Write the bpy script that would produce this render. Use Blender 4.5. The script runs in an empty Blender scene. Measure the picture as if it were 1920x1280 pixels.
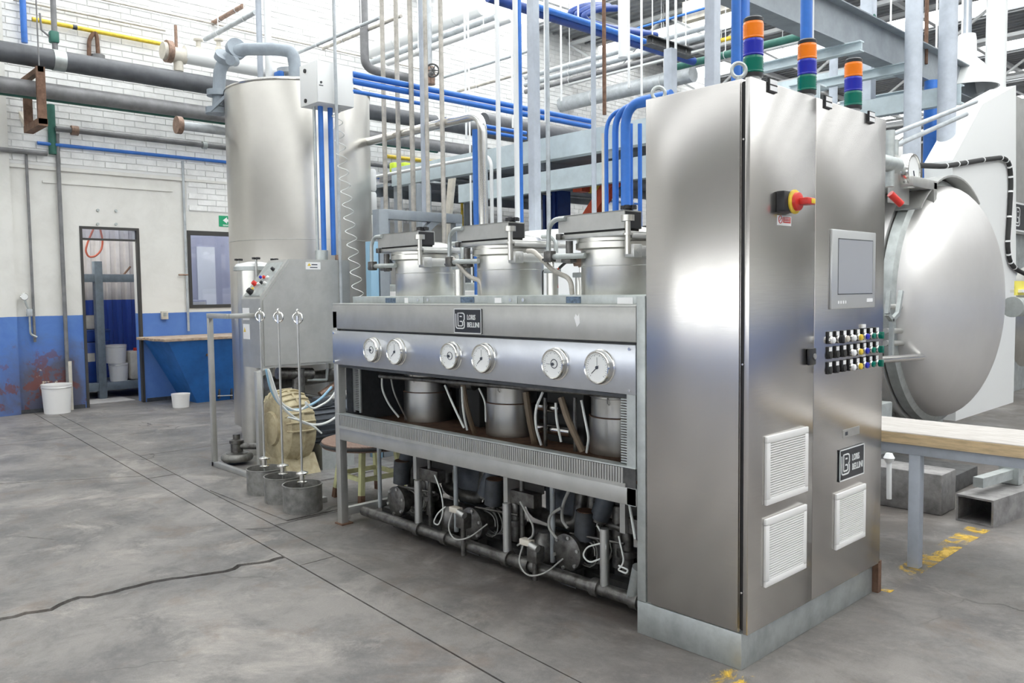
import bpy, bmesh, math, random
from mathutils import Vector, Matrix
random.seed(7)
SC = bpy.context.scene
COL = SC.collection
PI = math.pi

# ---------------------------------------------------------------- camera
FPX, YAW, PITCH, ROLL = 1554.15, -.8138, -.0609, -.0121
CAM = Vector((1.631, -2.711, 1.441))
_f = Vector((math.sin(YAW)*math.cos(PITCH), math.cos(YAW)*math.cos(PITCH), math.sin(PITCH)))
_r0 = Vector((math.cos(YAW), -math.sin(YAW), 0)); _u0 = _r0.cross(_f)
_r = _r0*math.cos(ROLL) + _u0*math.sin(ROLL); _u = _u0*math.cos(ROLL) - _r0*math.sin(ROLL)
cd = bpy.data.cameras.new('camera'); cam = bpy.data.objects.new('camera', cd); COL.objects.link(cam)
cd.sensor_fit = 'HORIZONTAL'; cd.sensor_width = 36; cd.lens = FPX/1920*36; cd.clip_start = .05; cd.clip_end = 200
cam.matrix_world = Matrix(((_r.x, _u.x, -_f.x, CAM.x), (_r.y, _u.y, -_f.y, CAM.y), (_r.z, _u.z, -_f.z, CAM.z), (0, 0, 0, 1)))
SC.camera = cam

# ---------------------------------------------------------------- daylight and exposure
w = bpy.data.worlds.new('overcast_sky'); SC.world = w; w.use_nodes = True
bg = w.node_tree.nodes['Background']; bg.inputs[0].default_value = (1, .985, .965, 1); bg.inputs[1].default_value = 3.6
SC.view_settings.view_transform = 'Standard'; SC.view_settings.look = 'None'
SC.view_settings.gamma = 1; SC.view_settings.use_curve_mapping = False
SC.view_settings.exposure = 0.58

def P(px, py, x=None, y=None, z=None, d=None):
    """world point seen at a photo pixel, on a known plane"""
    v = _f + _r*((px-960)/FPX) - _u*((py-640)/FPX)
    if x is not None: t = (x-CAM.x)/v.x
    elif y is not None: t = (y-CAM.y)/v.y
    elif z is not None: t = (z-CAM.z)/v.z
    else: t = d
    return CAM + v*t

# ---------------------------------------------------------------- materials
def mat(name, col, rough=.5, metal=0., var=.0, vscale=6., bump=0., bscale=40., stretch=None, col2=None, spot=None, alpha=None, trans=0., emit=None, spec=None, rvar=1.):
    m = bpy.data.materials.new(name); m.use_nodes = True
    nt = m.node_tree; N = nt.nodes; L = nt.links; b = N['Principled BSDF']
    b.inputs['Base Color'].default_value = (*col, 1); b.inputs['Roughness'].default_value = rough; b.inputs['Metallic'].default_value = metal
    if spec is not None: b.inputs['Specular IOR Level'].default_value = spec
    if trans: b.inputs['Transmission Weight'].default_value = trans
    if emit: b.inputs['Emission Color'].default_value = (*emit[:3], 1); b.inputs['Emission Strength'].default_value = emit[3]
    geo = N.new('ShaderNodeNewGeometry'); vec = geo.outputs['Position']
    if stretch:
        mp = N.new('ShaderNodeMapping'); mp.inputs['Scale'].default_value = stretch; L.new(vec, mp.inputs[0]); vec = mp.outputs[0]
    if var or col2:
        n = N.new('ShaderNodeTexNoise'); n.inputs['Scale'].default_value = vscale; n.inputs['Detail'].default_value = 6; n.inputs['Roughness'].default_value = .65
        L.new(vec, n.inputs['Vector'])
        mx = N.new('ShaderNodeMix'); mx.data_type = 'RGBA'
        c2 = col2 if col2 else tuple(c*(1-var) for c in col)
        c1 = col if col2 else tuple(min(1, c*(1+var*.5)) for c in col)
        mx.inputs[6].default_value = (*c1, 1); mx.inputs[7].default_value = (*c2, 1)
        rp = N.new('ShaderNodeMapRange'); rp.inputs[1].default_value = .38; rp.inputs[2].default_value = .68
        if spot: rp.inputs[1].default_value, rp.inputs[2].default_value = spot
        L.new(n.outputs[0], rp.inputs[0]); L.new(rp.outputs[0], mx.inputs[0]); L.new(mx.outputs[2], b.inputs['Base Color'])
        rr = N.new('ShaderNodeMapRange'); rr.inputs[3].default_value = max(.05, rough-.07*rvar); rr.inputs[4].default_value = min(1, rough+.1*rvar)
        L.new(n.outputs[0], rr.inputs[0]); L.new(rr.outputs[0], b.inputs['Roughness'])
    if bump:
        n2 = N.new('ShaderNodeTexNoise'); n2.inputs['Scale'].default_value = bscale; n2.inputs['Detail'].default_value = 4
        L.new(vec, n2.inputs['Vector'])
        bp = N.new('ShaderNodeBump'); bp.inputs['Strength'].default_value = bump; bp.inputs['Distance'].default_value = .01
        L.new(n2.outputs[0], bp.inputs['Height']); L.new(bp.outputs[0], b.inputs['Normal'])
    return m

M = {}
M['brushed'] = mat('brushed_stainless', (.60, .58, .56), .23, 1, var=.05, vscale=9, stretch=(1, 1, 45), bump=.0, rvar=.3)
M['brushed_side'] = M['brushed']
M['steel'] = mat('dull_stainless', (.56, .56, .54), .42, .9, var=.16, vscale=5)
M['tank'] = mat('satin_tank_steel', (.61, .59, .55), .30, .92, var=.05, vscale=2.5, rvar=.12)
M['kier'] = mat('satin_kier_steel', (.61, .60, .56), .29, .95, var=.08, vscale=7, rvar=.15)
M['galv'] = mat('galvanised_sheet', (.50, .53, .52), .46, .75, var=.18, vscale=9)
M['panel'] = mat('painted_steel_panel', (.47, .47, .45), .40, .6, var=.10, vscale=6)
M['gaugepanel'] = mat('smooth_steel_panel', (.55, .57, .61), .30, .85, var=.08, vscale=4)
M['chrome'] = mat('bright_steel', (.82, .81, .78), .18, 1)
M['darkiron'] = mat('dark_cast_iron', (.085, .085, .085), .55, .4, var=.4, vscale=15)
M['oily'] = mat('oily_steel', (.20, .195, .185), .38, .75, var=.45, vscale=22, col2=(.08, .075, .07))
M['black'] = mat('black_plastic', (.018, .018, .02), .4)
M['rubber'] = mat('black_rubber', (.03, .03, .03), .75)
M['charcoal'] = mat('charcoal_paint', (.055, .06, .068), .5, 0, var=.3, vscale=20)
M['white'] = mat('white_enamel', (.82, .83, .82), .35)
M['whiteplastic'] = mat('white_plastic', (.80, .79, .77), .45)
M['cream'] = mat('aged_cream_paint', (.62, .58, .50), .5, 0, var=.15, vscale=8)
M['beigepipe'] = mat('aged_steel_pipe', (.50, .47, .42), .45, .3, var=.3, vscale=10)
M['greypipe'] = mat('light_grey_pipe', (.45, .48, .50), .42, .1, var=.2, vscale=8)
M['greyblue'] = mat('blue_grey_paint', (.46, .50, .56), .5, 0, var=.12, vscale=7)
M['paleblue'] = mat('pale_blue_beam_paint', (.52, .60, .63), .5, 0, var=.12, vscale=5)
M['darkpipe'] = mat('dark_grey_pipe', (.10, .105, .115), .42, .1, var=.25, vscale=6)
M['midpipe'] = mat('mid_grey_pipe', (.20, .20, .205), .45, .1, var=.25, vscale=6)
M['greenpipe'] = mat('dark_green_pipe', (.03, .14, .105), .5, 0, var=.2, vscale=8)
M['blue'] = mat('bright_blue_paint', (.035, .17, .58), .33, 0, var=.12, vscale=10)
M['navy'] = mat('deep_blue_paint', (.015, .055, .26), .4, 0, var=.2, vscale=10)
M['yellow'] = mat('yellow_paint', (.78, .56, .05), .45, 0, var=.2, vscale=14)
M['red'] = mat('red_plastic', (.65, .04, .03), .35)
M['orangered'] = mat('orange_red_paint', (.70, .10, .04), .45, 0, var=.2, vscale=9)
M['rust'] = mat('rusty_steel', (.20, .115, .075), .75, .2, var=.4, vscale=18, col2=(.11, .06, .04))
M['brownvalve'] = mat('brown_brass', (.30, .20, .15), .5, .4, var=.35, vscale=25)
M['hose_brown'] = mat('brown_hose', (.19, .145, .10), .6)
M['hose_clear'] = mat('pale_plastic_hose', (.66, .68, .66), .35)
M['hose_blue'] = mat('light_blue_hose', (.26, .44, .58), .35)
M['hose_grey'] = mat('grey_hose', (.33, .33, .31), .5)
M['orangehose'] = mat('dull_red_hose', (.42, .09, .05), .5)
M['beigecast'] = mat('beige_cast_paint', (.47, .41, .26), .55, 0, var=.3, vscale=14, col2=(.30, .24, .14))
M['motor'] = mat('dark_motor_paint', (.075, .085, .10), .5, .2, var=.25, vscale=15)
M['stoolwood'] = mat('worn_brown_wood', (.25, .165, .125), .6, 0, var=.35, vscale=9, stretch=(3, 14, 3), col2=(.15, .085, .06))
M['paleyellow'] = mat('pale_yellow_paint', (.62, .62, .33), .5, 0, var=.2, vscale=12)
M['dome'] = mat('satin_dome_steel', (.68, .665, .65), .40, .65, var=.04, vscale=2, rvar=.1)
M['benchwood'] = mat('worn_pale_plank', (.50, .475, .45), .75, 0, var=.3, vscale=7, stretch=(1.2, 12, 12), col2=(.36, .33, .30), bump=.25, bscale=30)
M['benchedge'] = mat('fresh_plank_edge', (.62, .47, .28), .7, 0, var=.25, vscale=9, stretch=(1.2, 10, 10))
M['potsteel'] = mat('weathered_pot_steel', (.27, .265, .25), .5, .7, var=.35, vscale=14)
M['glassdial'] = mat('white_dial', (.86, .87, .86), .25)
M['amber'] = mat('amber_lens', (.95, .23, .01), .2, 0, spec=.5)
M['bluelens'] = mat('blue_lens', (.02, .03, .42), .2)
M['greenlens'] = mat('green_lens', (.0, .16, .11), .2)
M['screen'] = mat('grey_screen', (.36, .37, .40), .16)
M['screenframe'] = mat('silver_screen_frame', (.60, .61, .61), .35, .5)
M['signgreen'] = mat('green_sign', (.01, .34, .15), .4)
M['paper'] = mat('white_sticker', (.84, .84, .84), .5)
M['yellowtag'] = mat('yellow_sticker', (.85, .75, .12), .5)
M['ink'] = mat('dark_ink', (.05, .06, .08), .5)
M['inkblue'] = mat('faded_blue_print', (.10, .15, .22), .5, 0, var=.6, vscale=60)
M['plate'] = mat('black_nameplate', (.022, .024, .03), .35)
M['letters'] = mat('silver_letters', (.75, .76, .76), .4)
M['trussw'] = mat('white_truss_paint', (.72, .73, .73), .5)
M['sheet'] = mat('grey_roof_sheet', (.34, .35, .36), .55, .2, var=.1, vscale=2)
M['steelbeam'] = mat('grey_beam_paint', (.27, .30, .325), .5, .1, var=.15, vscale=4)
M['darkframe'] = mat('dark_door_frame', (.05, .048, .045), .5)
M['greyroom'] = mat('lavender_grey_wall', (.42, .42, .50), .7)
M['greyrack'] = mat('blue_grey_rack', (.155, .19, .225), .5, 0, var=.2, vscale=9)
M['canister'] = mat('cloudy_plastic', (.60, .57, .50), .5, 0, var=.15, vscale=8)
M['woodtop'] = mat('grimy_wood_top', (.50, .40, .30), .7, 0, var=.4, vscale=9, stretch=(4, 1.2, 4), col2=(.26, .18, .13), bump=.3, bscale=20)
M['bin'] = mat('blue_bin_paint', (.02, .135, .42), .45, 0, var=.2, vscale=5)
M['concretepad'] = mat('pale_concrete', (.40, .385, .37), .8, 0, var=.2, vscale=5)
M['oldsteelplate'] = mat('old_floor_steel', (.30, .29, .285), .5, .5, var=.35, vscale=10)

def glass_mat(name, tint, gloss):
    m = bpy.data.materials.new(name); m.use_nodes = True; nt = m.node_tree; nt.nodes.clear()
    o = nt.nodes.new('ShaderNodeOutputMaterial'); t = nt.nodes.new('ShaderNodeBsdfTransparent'); g = nt.nodes.new('ShaderNodeBsdfGlossy'); x = nt.nodes.new('ShaderNodeMixShader')
    t.inputs[0].default_value = (*tint, 1); g.inputs[1].default_value = .03; x.inputs[0].default_value = gloss
    nt.links.new(t.outputs[0], x.inputs[1]); nt.links.new(g.outputs[0], x.inputs[2]); nt.links.new(x.outputs[0], o.inputs[0])
    return m
M['skylight'] = glass_mat('clear_roof_sheet', (.95, .97, .98), .04)
M['pane'] = glass_mat('window_glass', (.80, .82, .88), .12)

def nodes_of(name):
    m = bpy.data.materials.new(name); m.use_nodes = True
    return m, m.node_tree, m.node_tree.nodes, m.node_tree.links, m.node_tree.nodes['Principled BSDF']
def nmath(N, L, op, a, b=None, clamp=False):
    n = N.new('ShaderNodeMath'); n.operation = op; n.use_clamp = clamp
    for i, v in enumerate((a, b)):
        if v is None: continue
        if isinstance(v, (int, float)): n.inputs[i].default_value = v
        else: L.new(v, n.inputs[i])
    return n.outputs[0]
def nmix(N, L, fac, a, b):
    n = N.new('ShaderNodeMix'); n.data_type = 'RGBA'
    for i, v in ((0, fac), (6, a), (7, b)):
        if isinstance(v, (int, float)): n.inputs[i].default_value = v
        elif isinstance(v, tuple): n.inputs[i].default_value = (*v, 1)
        else: L.new(v, n.inputs[i])
    return n.outputs[2]
def nnoise(N, L, vec, scale, detail=5, rough=.6, dist=0.):
    n = N.new('ShaderNodeTexNoise'); n.inputs['Scale'].default_value = scale; n.inputs['Detail'].default_value = detail
    n.inputs['Roughness'].default_value = rough; n.inputs['Distortion'].default_value = dist; L.new(vec, n.inputs['Vector']); return n.outputs[0]
def nramp(N, L, v, lo, hi):
    n = N.new('ShaderNodeMapRange'); n.inputs[1].default_value = lo; n.inputs[2].default_value = hi; L.new(v, n.inputs[0]); return n.outputs[0]

def floor_material():
    m, nt, N, L, b = nodes_of('stained_concrete')
    pos = N.new('ShaderNodeNewGeometry').outputs['Position']
    sx = N.new('ShaderNodeSeparateXYZ'); L.new(pos, sx.inputs[0])
    big = nramp(N, L, nnoise(N, L, pos, .85, 9, .72, .35), .42, .60)
    mid = nramp(N, L, nnoise(N, L, pos, 2.9, 9, .75, .45), .48, .66)
    fine = nnoise(N, L, pos, 38, 5, .7)
    grit = nramp(N, L, nnoise(N, L, pos, 160, 2, .5), .30, .75)
    c = nmix(N, L, big, (.262, .243, .227), (.122, .116, .112))
    c = nmix(N, L, nmath(N, L, 'MULTIPLY', mid, .72), c, (.085, .083, .084))
    pale = nramp(N, L, nnoise(N, L, pos, 2.0, 9, .78, .5), .53, .66)
    c = nmix(N, L, nmath(N, L, 'MULTIPLY', pale, .75), c, (.41, .375, .34))
    c = nmix(N, L, nmath(N, L, 'MULTIPLY', nramp(N, L, fine, .35, .8), .35), c, (.27, .26, .25))
    c = nmix(N, L, nmath(N, L, 'MULTIPLY', grit, .22), c, (.08, .08, .08))
    # rust coloured and oily spills round the feet of the machine
    rs = nmath(N, L, 'MULTIPLY', nramp(N, L, nnoise(N, L, pos, 3.3, 7, .7, .6), .54, .68), .45)
    c = nmix(N, L, rs, c, (.17, .125, .095))
    near = nmath(N, L, 'MULTIPLY', nramp(N, L, sx.outputs[1], -.62, .0), nramp(N, L, nnoise(N, L, pos, 2.2, 8, .7, .8), .34, .56))
    nx = nmath(N, L, 'MULTIPLY', near, nmath(N, L, 'MULTIPLY', nramp(N, L, sx.outputs[0], -3.6, -2.2), nramp(N, L, sx.outputs[0], 0.6, -.4)))
    c = nmix(N, L, nmath(N, L, 'MULTIPLY', nx, .72), c, (.075, .062, .054))
    # hairline cracks
    vo = N.new('ShaderNodeTexVoronoi'); vo.feature = 'DISTANCE_TO_EDGE'; vo.inputs['Scale'].default_value = .42
    nv = N.new('ShaderNodeTexNoise'); nv.inputs['Scale'].default_value = 1.8; nv.inputs['Detail'].default_value = 7; L.new(pos, nv.inputs['Vector'])
    ad = N.new('ShaderNodeVectorMath'); ad.operation = 'MULTIPLY_ADD'; ad.inputs[1].default_value = (.55, .55, 0); L.new(nv.outputs['Color'], ad.inputs[0]); L.new(pos, ad.inputs[2])
    L.new(ad.outputs[0], vo.inputs['Vector'])
    cr = nmath(N, L, 'LESS_THAN', vo.outputs['Distance'], .0022)
    cr = nmath(N, L, 'MULTIPLY', cr, nramp(N, L, nnoise(N, L, pos, .8, 2), .50, .58))
    c = nmix(N, L, nmath(N, L, 'MULTIPLY', cr, .85), c, (.06, .055, .05))
    L.new(c, b.inputs['Base Color'])
    ro = nmath(N, L, 'ADD', nmath(N, L, 'MULTIPLY', nnoise(N, L, pos, 1.1, 5, .6, .5), .45), .26)
    L.new(ro, b.inputs['Roughness']); b.inputs['Specular IOR Level'].default_value = .4
    bp = N.new('ShaderNodeBump'); bp.inputs['Strength'].default_value = .22; bp.inputs['Distance'].default_value = .006
    L.new(nmath(N, L, 'SUBTRACT', nmath(N, L, 'ADD', fine, nmath(N, L, 'MULTIPLY', mid, .6)), nmath(N, L, 'MULTIPLY', cr, 2.)), bp.inputs['Height']); L.new(bp.outputs[0], b.inputs['Normal'])
    return m
M['floor'] = floor_material()
M['joint'] = mat('dirty_joint', (.07, .065, .06), .9, 0, var=.3, vscale=12)

def wall_material(worn=True):
    m, nt, N, L, b = nodes_of('white_wall_blue_dado' + ('_worn' if worn else ''))
    pos = N.new('ShaderNodeNewGeometry').outputs['Position']
    sx = N.new('ShaderNodeSeparateXYZ'); L.new(pos, sx.inputs[0]); z = sx.outputs[2]; y = sx.outputs[1]
    n1 = nnoise(N, L, pos, 2.2, 6, .65, .4); n2 = nnoise(N, L, pos, 6, 6, .7, .6)
    wht = nmix(N, L, nmath(N, L, 'MULTIPLY', nramp(N, L, n1, .45, .75), .6), (.76, .75, .71), (.60, .585, .54))
    blu = nmix(N, L, nramp(N, L, n1, .4, .7), (.085, .19, .52), (.12, .25, .58))
    edge = nmath(N, L, 'LESS_THAN', nmath(N, L, 'ADD', z, nmath(N, L, 'MULTIPLY', n2, .012)), 1.205)
    c = nmix(N, L, edge, wht, blu)
    if worn:
        # peeled paint and damp grime with their own outline, low on the wall by the pipes
        span = nmath(N, L, 'MULTIPLY', nramp(N, L, y, -1.2, .0), nramp(N, L, y, .75, .45))
        low = nramp(N, L, z, 1.15, .35)
        k = nmath(N, L, 'MULTIPLY', span, low)
        grime = nramp(N, L, nmath(N, L, 'ADD', nmath(N, L, 'MULTIPLY', n1, .7), nmath(N, L, 'MULTIPLY', k, .45)), .44, .72)
        c = nmix(N, L, nmath(N, L, 'MULTIPLY', grime, nmath(N, L, 'MULTIPLY', edge, .9)), c, (.085, .08, .10))
        peel = nramp(N, L, nmath(N, L, 'ADD', nnoise(N, L, pos, 4.6, 6, .7, .3), nmath(N, L, 'MULTIPLY', k, .14)), .655, .69)
        c = nmix(N, L, nmath(N, L, 'MULTIPLY', peel, nmath(N, L, 'MULTIPLY', edge, k)), c, (.15, .055, .05))
        peel2 = nramp(N, L, nmath(N, L, 'ADD', nnoise(N, L, pos, 3.1, 6, .7, .2), nmath(N, L, 'MULTIPLY', k, .12)), .72, .75)
        c = nmix(N, L, nmath(N, L, 'MULTIPLY', peel2, nmath(N, L, 'MULTIPLY', edge, k)), c, (.58, .52, .42))
    L.new(c, b.inputs['Base Color']); b.inputs['Roughness'].default_value = .6
    bp = N.new('ShaderNodeBump'); bp.inputs['Strength'].default_value = .2; bp.inputs['Distance'].default_value = .01
    L.new(n2, bp.inputs['Height']); L.new(bp.outputs[0], b.inputs['Normal'])
    return m
M['wall'] = wall_material(); M['wallplain'] = wall_material(False)
M['brick'] = mat('white_painted_brick', (.88, .88, .865), .6, 0, var=.10, vscale=5, bump=.3, bscale=25)
M['mortar'] = mat('grey_mortar', (.76, .76, .75), .85)

def corrugated_material():
    m, nt, N, L, b = nodes_of('painted_corrugated_sheet')
    pos = N.new('ShaderNodeNewGeometry').outputs['Position']; sx = N.new('ShaderNodeSeparateXYZ'); L.new(pos, sx.inputs[0])
    e = nmath(N, L, 'LESS_THAN', sx.outputs[2], 1.38)
    n = nramp(N, L, nnoise(N, L, pos, 3, 5), .4, .7)
    L.new(nmix(N, L, e, nmix(N, L, n, (.66, .62, .60), (.52, .49, .48)), (.05, .11, .48)), b.inputs['Base Color']); b.inputs['Roughness'].default_value = .5
    return m
M['corrugated'] = corrugated_material()

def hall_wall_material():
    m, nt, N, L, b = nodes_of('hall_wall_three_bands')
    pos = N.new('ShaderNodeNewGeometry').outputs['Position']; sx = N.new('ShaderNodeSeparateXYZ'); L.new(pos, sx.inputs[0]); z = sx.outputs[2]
    c = nmix(N, L, nmath(N, L, 'LESS_THAN', z, 2.95), (.30, .29, .275), (.74, .74, .70))  # grey top band added to darken what the steel cabinet reflects
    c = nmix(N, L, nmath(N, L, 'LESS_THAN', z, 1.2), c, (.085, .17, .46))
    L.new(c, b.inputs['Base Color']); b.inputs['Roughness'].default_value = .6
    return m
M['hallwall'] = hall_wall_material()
def line_material():
    m, nt, N, L, b = nodes_of('worn_yellow_floor_paint')
    pos = N.new('ShaderNodeNewGeometry').outputs['Position']
    n = nramp(N, L, nnoise(N, L, pos, 4, 7, .75, .8), .50, .60)
    b.inputs['Base Color'].default_value = (.70, .46, .07, 1); b.inputs['Roughness'].default_value = .6
    L.new(nmath(N, L, 'MULTIPLY', n, .9), b.inputs['Alpha'])
    return m
M['linepaint'] = line_material()

# ---------------------------------------------------------------- mesh builder
WM = {}
def rounded(pts, rad, k=6):
    pts = [Vector(p) for p in pts]; out = [pts[0]]
    for i in range(1, len(pts)-1):
        a, b, c = pts[i-1], pts[i], pts[i+1]
        u = (a-b); v = (c-b); r = min(rad, u.length*.49, v.length*.49); p0 = b+u.normalized()*r; p1 = b+v.normalized()*r
        for j in range(k+1):
            t = j/k; out.append(p0*(1-t)**2 + b*2*t*(1-t) + p1*t*t)
    out.append(pts[-1]); return out
def sag(a, b, drop, n=14, side=(0, 0, 0)):
    a, b, s = Vector(a), Vector(b), Vector(side); o = []
    for i in range(n+1):
        t = i/n; q = 4*t*(1-t); o.append(a*(1-t)+b*t + Vector((0, 0, -drop*q)) + s*q)
    return o
class MB:
    def __init__(s): s.v = []; s.f = []
    def add(s, vs, fs):
        o = len(s.v); s.v += [Vector(v) for v in vs]; s.f += [tuple(i+o for i in f) for f in fs]; return s
    def bx(s, x0, x1, y0, y1, z0, z1, m=None):
        vs = [Vector((x, y, z)) for x in (x0, x1) for y in (y0, y1) for z in (z0, z1)]
        if m: vs = [m @ v for v in vs]
        return s.add(vs, [(0, 1, 3, 2), (4, 6, 7, 5), (0, 4, 5, 1), (2, 3, 7, 6), (0, 2, 6, 4), (1, 5, 7, 3)])
    def bevbox(s, x0, x1, y0, y1, z0, z1, b=.006, m=None):
        bm = bmesh.new(); bmesh.ops.create_cube(bm, size=1)
        for v in bm.verts: v.co = Vector(((x0+x1)/2+v.co.x*(x1-x0), (y0+y1)/2+v.co.y*(y1-y0), (z0+z1)/2+v.co.z*(z1-z0)))
        bmesh.ops.bevel(bm, geom=bm.edges[:], offset=min(b, .49*min(x1-x0, y1-y0, z1-z0)), segments=2, affect='EDGES', profile=.5)
        bm.verts.index_update(); vs = [m @ v.co if m else v.co.copy() for v in bm.verts]; fs = [tuple(v.index for v in f.verts) for f in bm.faces]; bm.free()
        return s.add(vs, fs)
    def cyl(s, p0, p1, r, n=16, r1=None, caps=True):
        p0, p1 = Vector(p0), Vector(p1); a = (p1-p0).normalized(); q = a.orthogonal().normalized() if abs(a.z) < .99 else Vector((1, 0, 0)); q = (q-a*q.dot(a)).normalized(); w_ = a.cross(q); r1 = r if r1 is None else r1
        vs = []
        for p, rr in ((p0, r), (p1, r1)):
            for i in range(n):
                t = 2*PI*i/n; vs.append(p+(q*math.cos(t)+w_*math.sin(t))*rr)
        fs = [(i, (i+1) % n, n+(i+1) % n, n+i) for i in range(n)]
        if caps: fs += [tuple(reversed(range(n))), tuple(range(n, 2*n))]
        return s.add(vs, fs)
    def tube(s, pts, r, n=8, closed=False):
        pts = [Vector(p) for p in pts]; k = len(pts); vs = []; q = None
        for i, p in enumerate(pts):
            if closed: t = (pts[(i+1) % k]-pts[i-1])
            else: t = pts[min(i+1, k-1)]-pts[max(i-1, 0)]
            t.normalize()
            if q is None: q = t.orthogonal().normalized()
            q = (q-t*q.dot(t)); q = q.normalized() if q.length > 1e-6 else t.orthogonal().normalized()
            w_ = t.cross(q)
            for j in range(n):
                a = 2*PI*j/n; vs.append(p+(q*math.cos(a)+w_*math.sin(a))*r)
        fs = []
        for i in range(k if closed else k-1):
            i2 = (i+1) % k
            for j in range(n): fs.append((i*n+j, i*n+(j+1) % n, i2*n+(j+1) % n, i2*n+j))
        if not closed: fs += [tuple(reversed(range(n))), tuple(range((k-1)*n, k*n))]
        return s.add(vs, fs)
    def lathe(s, prof, c=(0, 0, 0), axis='z', n=32):
        c = Vector(c); vs = []; fs = []
        for r, h in prof:
            for i in range(n):
                t = 2*PI*i/n; a, b = r*math.cos(t), r*math.sin(t)
                vs.append(c+(Vector((a, b, h)) if axis == 'z' else Vector((h, a, b)) if axis == 'x' else Vector((b, h, a))))
        for k in range(len(prof)-1):
            for i in range(n): fs.append((k*n+i, k*n+(i+1) % n, (k+1)*n+(i+1) % n, (k+1)*n+i))
        fs.append(tuple(reversed(range(n)))); fs.append(tuple(range((len(prof)-1)*n, len(prof)*n)))
        return s.add(vs, fs)
    def torus(s, c, axis, R, r, n=28, k=8):
        c = Vector(c); a = Vector(axis).normalized(); q = a.orthogonal().normalized(); w_ = a.cross(q)
        return s.tube([c+(q*math.cos(2*PI*i/n)+w_*math.sin(2*PI*i/n))*R for i in range(n)], r, k, True)
    def prism(s, poly, off):
        off = Vector(off); n = len(poly); vs = [Vector(p) for p in poly]+[Vector(p)+off for p in poly]
        return s.add(vs, [tuple(reversed(range(n))), tuple(range(n, 2*n))]+[(i, (i+1) % n, n+(i+1) % n, n+i) for i in range(n)])
    def bar(s, p0, p1, a, b, up=(0, 0, 1)):
        p0, p1 = Vector(p0), Vector(p1); d = (p1-p0); t = d.normalized(); u = Vector(up)
        if abs(t.dot(u)) > .98: u = Vector((0, 1, 0))
        sd = t.cross(u).normalized(); u2 = sd.cross(t)
        vs = [p+sd*(i*a/2)+u2*(j*b/2) for p in (p0, p1) for i, j in ((-1, -1), (1, -1), (1, 1), (-1, 1))]
        return s.add(vs, [(3, 2, 1, 0), (4, 5, 6, 7)]+[(i, (i+1) % 4, 4+(i+1) % 4, 4+i) for i in range(4)])
    def ibeam(s, p0, p1, wdt, h, t=.012):
        p0, p1 = Vector(p0), Vector(p1); z = Vector((0, 0, 1))
        s.bar(p0+z*(h/2-t/2), p1+z*(h/2-t/2), wdt, t); s.bar(p0-z*(h/2-t/2), p1-z*(h/2-t/2), wdt, t); s.bar(p0, p1, t, h-2*t); return s
    def build(s, name, material, parent=None, smooth=True):
        me = bpy.data.meshes.new(name); me.from_pydata(s.v, [], s.f)
        bm = bmesh.new(); bm.from_mesh(me); bmesh.ops.recalc_face_normals(bm, faces=bm.faces[:]); bm.to_mesh(me); bm.free()
        o = bpy.data.objects.new(name, me); COL.objects.link(o)
        me.materials.append(M[material] if isinstance(material, str) else material)
        if smooth:
            me.polygons.foreach_set('use_smooth', [True]*len(me.polygons)); me.set_sharp_from_angle(angle=math.radians(38))
        if parent is not None:
            mw = WM[parent.name]; me.transform(mw.inverted()); o.parent = parent; WM[o.name] = mw
        else:
            WM[o.name] = Matrix.Identity(4)
        return o
def tag(o, label, cat, group=None):
    o['label'] = label; o['category'] = cat
    if group: o['group'] = group
    return o
def thing(name, label, cat, loc=(0, 0, 0), group=None):
    o = bpy.data.objects.new(name, None); COL.objects.link(o); o.location = loc; o.empty_display_size = .1
    WM[o.name] = Matrix.Translation(Vector(loc)); return tag(o, label, cat, group)
def single(mb, name, material, label, cat, group=None):
    """one-mesh thing, its origin moved to the centre of its own base"""
    xs = [v.x for v in mb.v]; ys = [v.y for v in mb.v]; zs = [v.z for v in mb.v]
    c = Vector(((min(xs)+max(xs))/2, (min(ys)+max(ys))/2, min(zs)))
    mb.v = [v-c for v in mb.v]; o = mb.build(name, material); o.location = c; WM[o.name] = Matrix.Translation(c)
    return tag(o, label, cat, group)
def struct(o, label=None):
    o['kind'] = 'structure'
    if label: o['label'] = label
    return o
def copy_tree(o, loc=None, parent=None, label=None):
    c = o.copy(); COL.objects.link(c)
    if parent is not None: c.parent = parent; WM[c.name] = WM[parent.name]
    if loc is not None: c.location = loc; WM[c.name] = Matrix.Translation(Vector(loc))
    if label: c['label'] = label
    for ch in list(o.children): copy_tree(ch, None, c)
    return c
def text_mb(txt, size, org, ux, uy, depth=.0015, bold=.0):
    cu = bpy.data.curves.new('lettering', 'FONT'); cu.body = txt; cu.size = size; cu.extrude = depth; cu.offset = bold; cu.resolution_u = 2
    t = bpy.data.objects.new('lettering', cu); COL.objects.link(t)
    me = bpy.data.meshes.new_from_object(t.evaluated_get(bpy.context.evaluated_depsgraph_get()))
    bpy.data.objects.remove(t); ux, uy = Vector(ux), Vector(uy); uz = ux.cross(uy); org = Vector(org)
    mb = MB(); mb.add([org+ux*v.co.x+uy*v.co.y+uz*v.co.z for v in me.vertices], [tuple(p.vertices) for p in me.polygons]); bpy.data.meshes.remove(me)
    return mb
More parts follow.
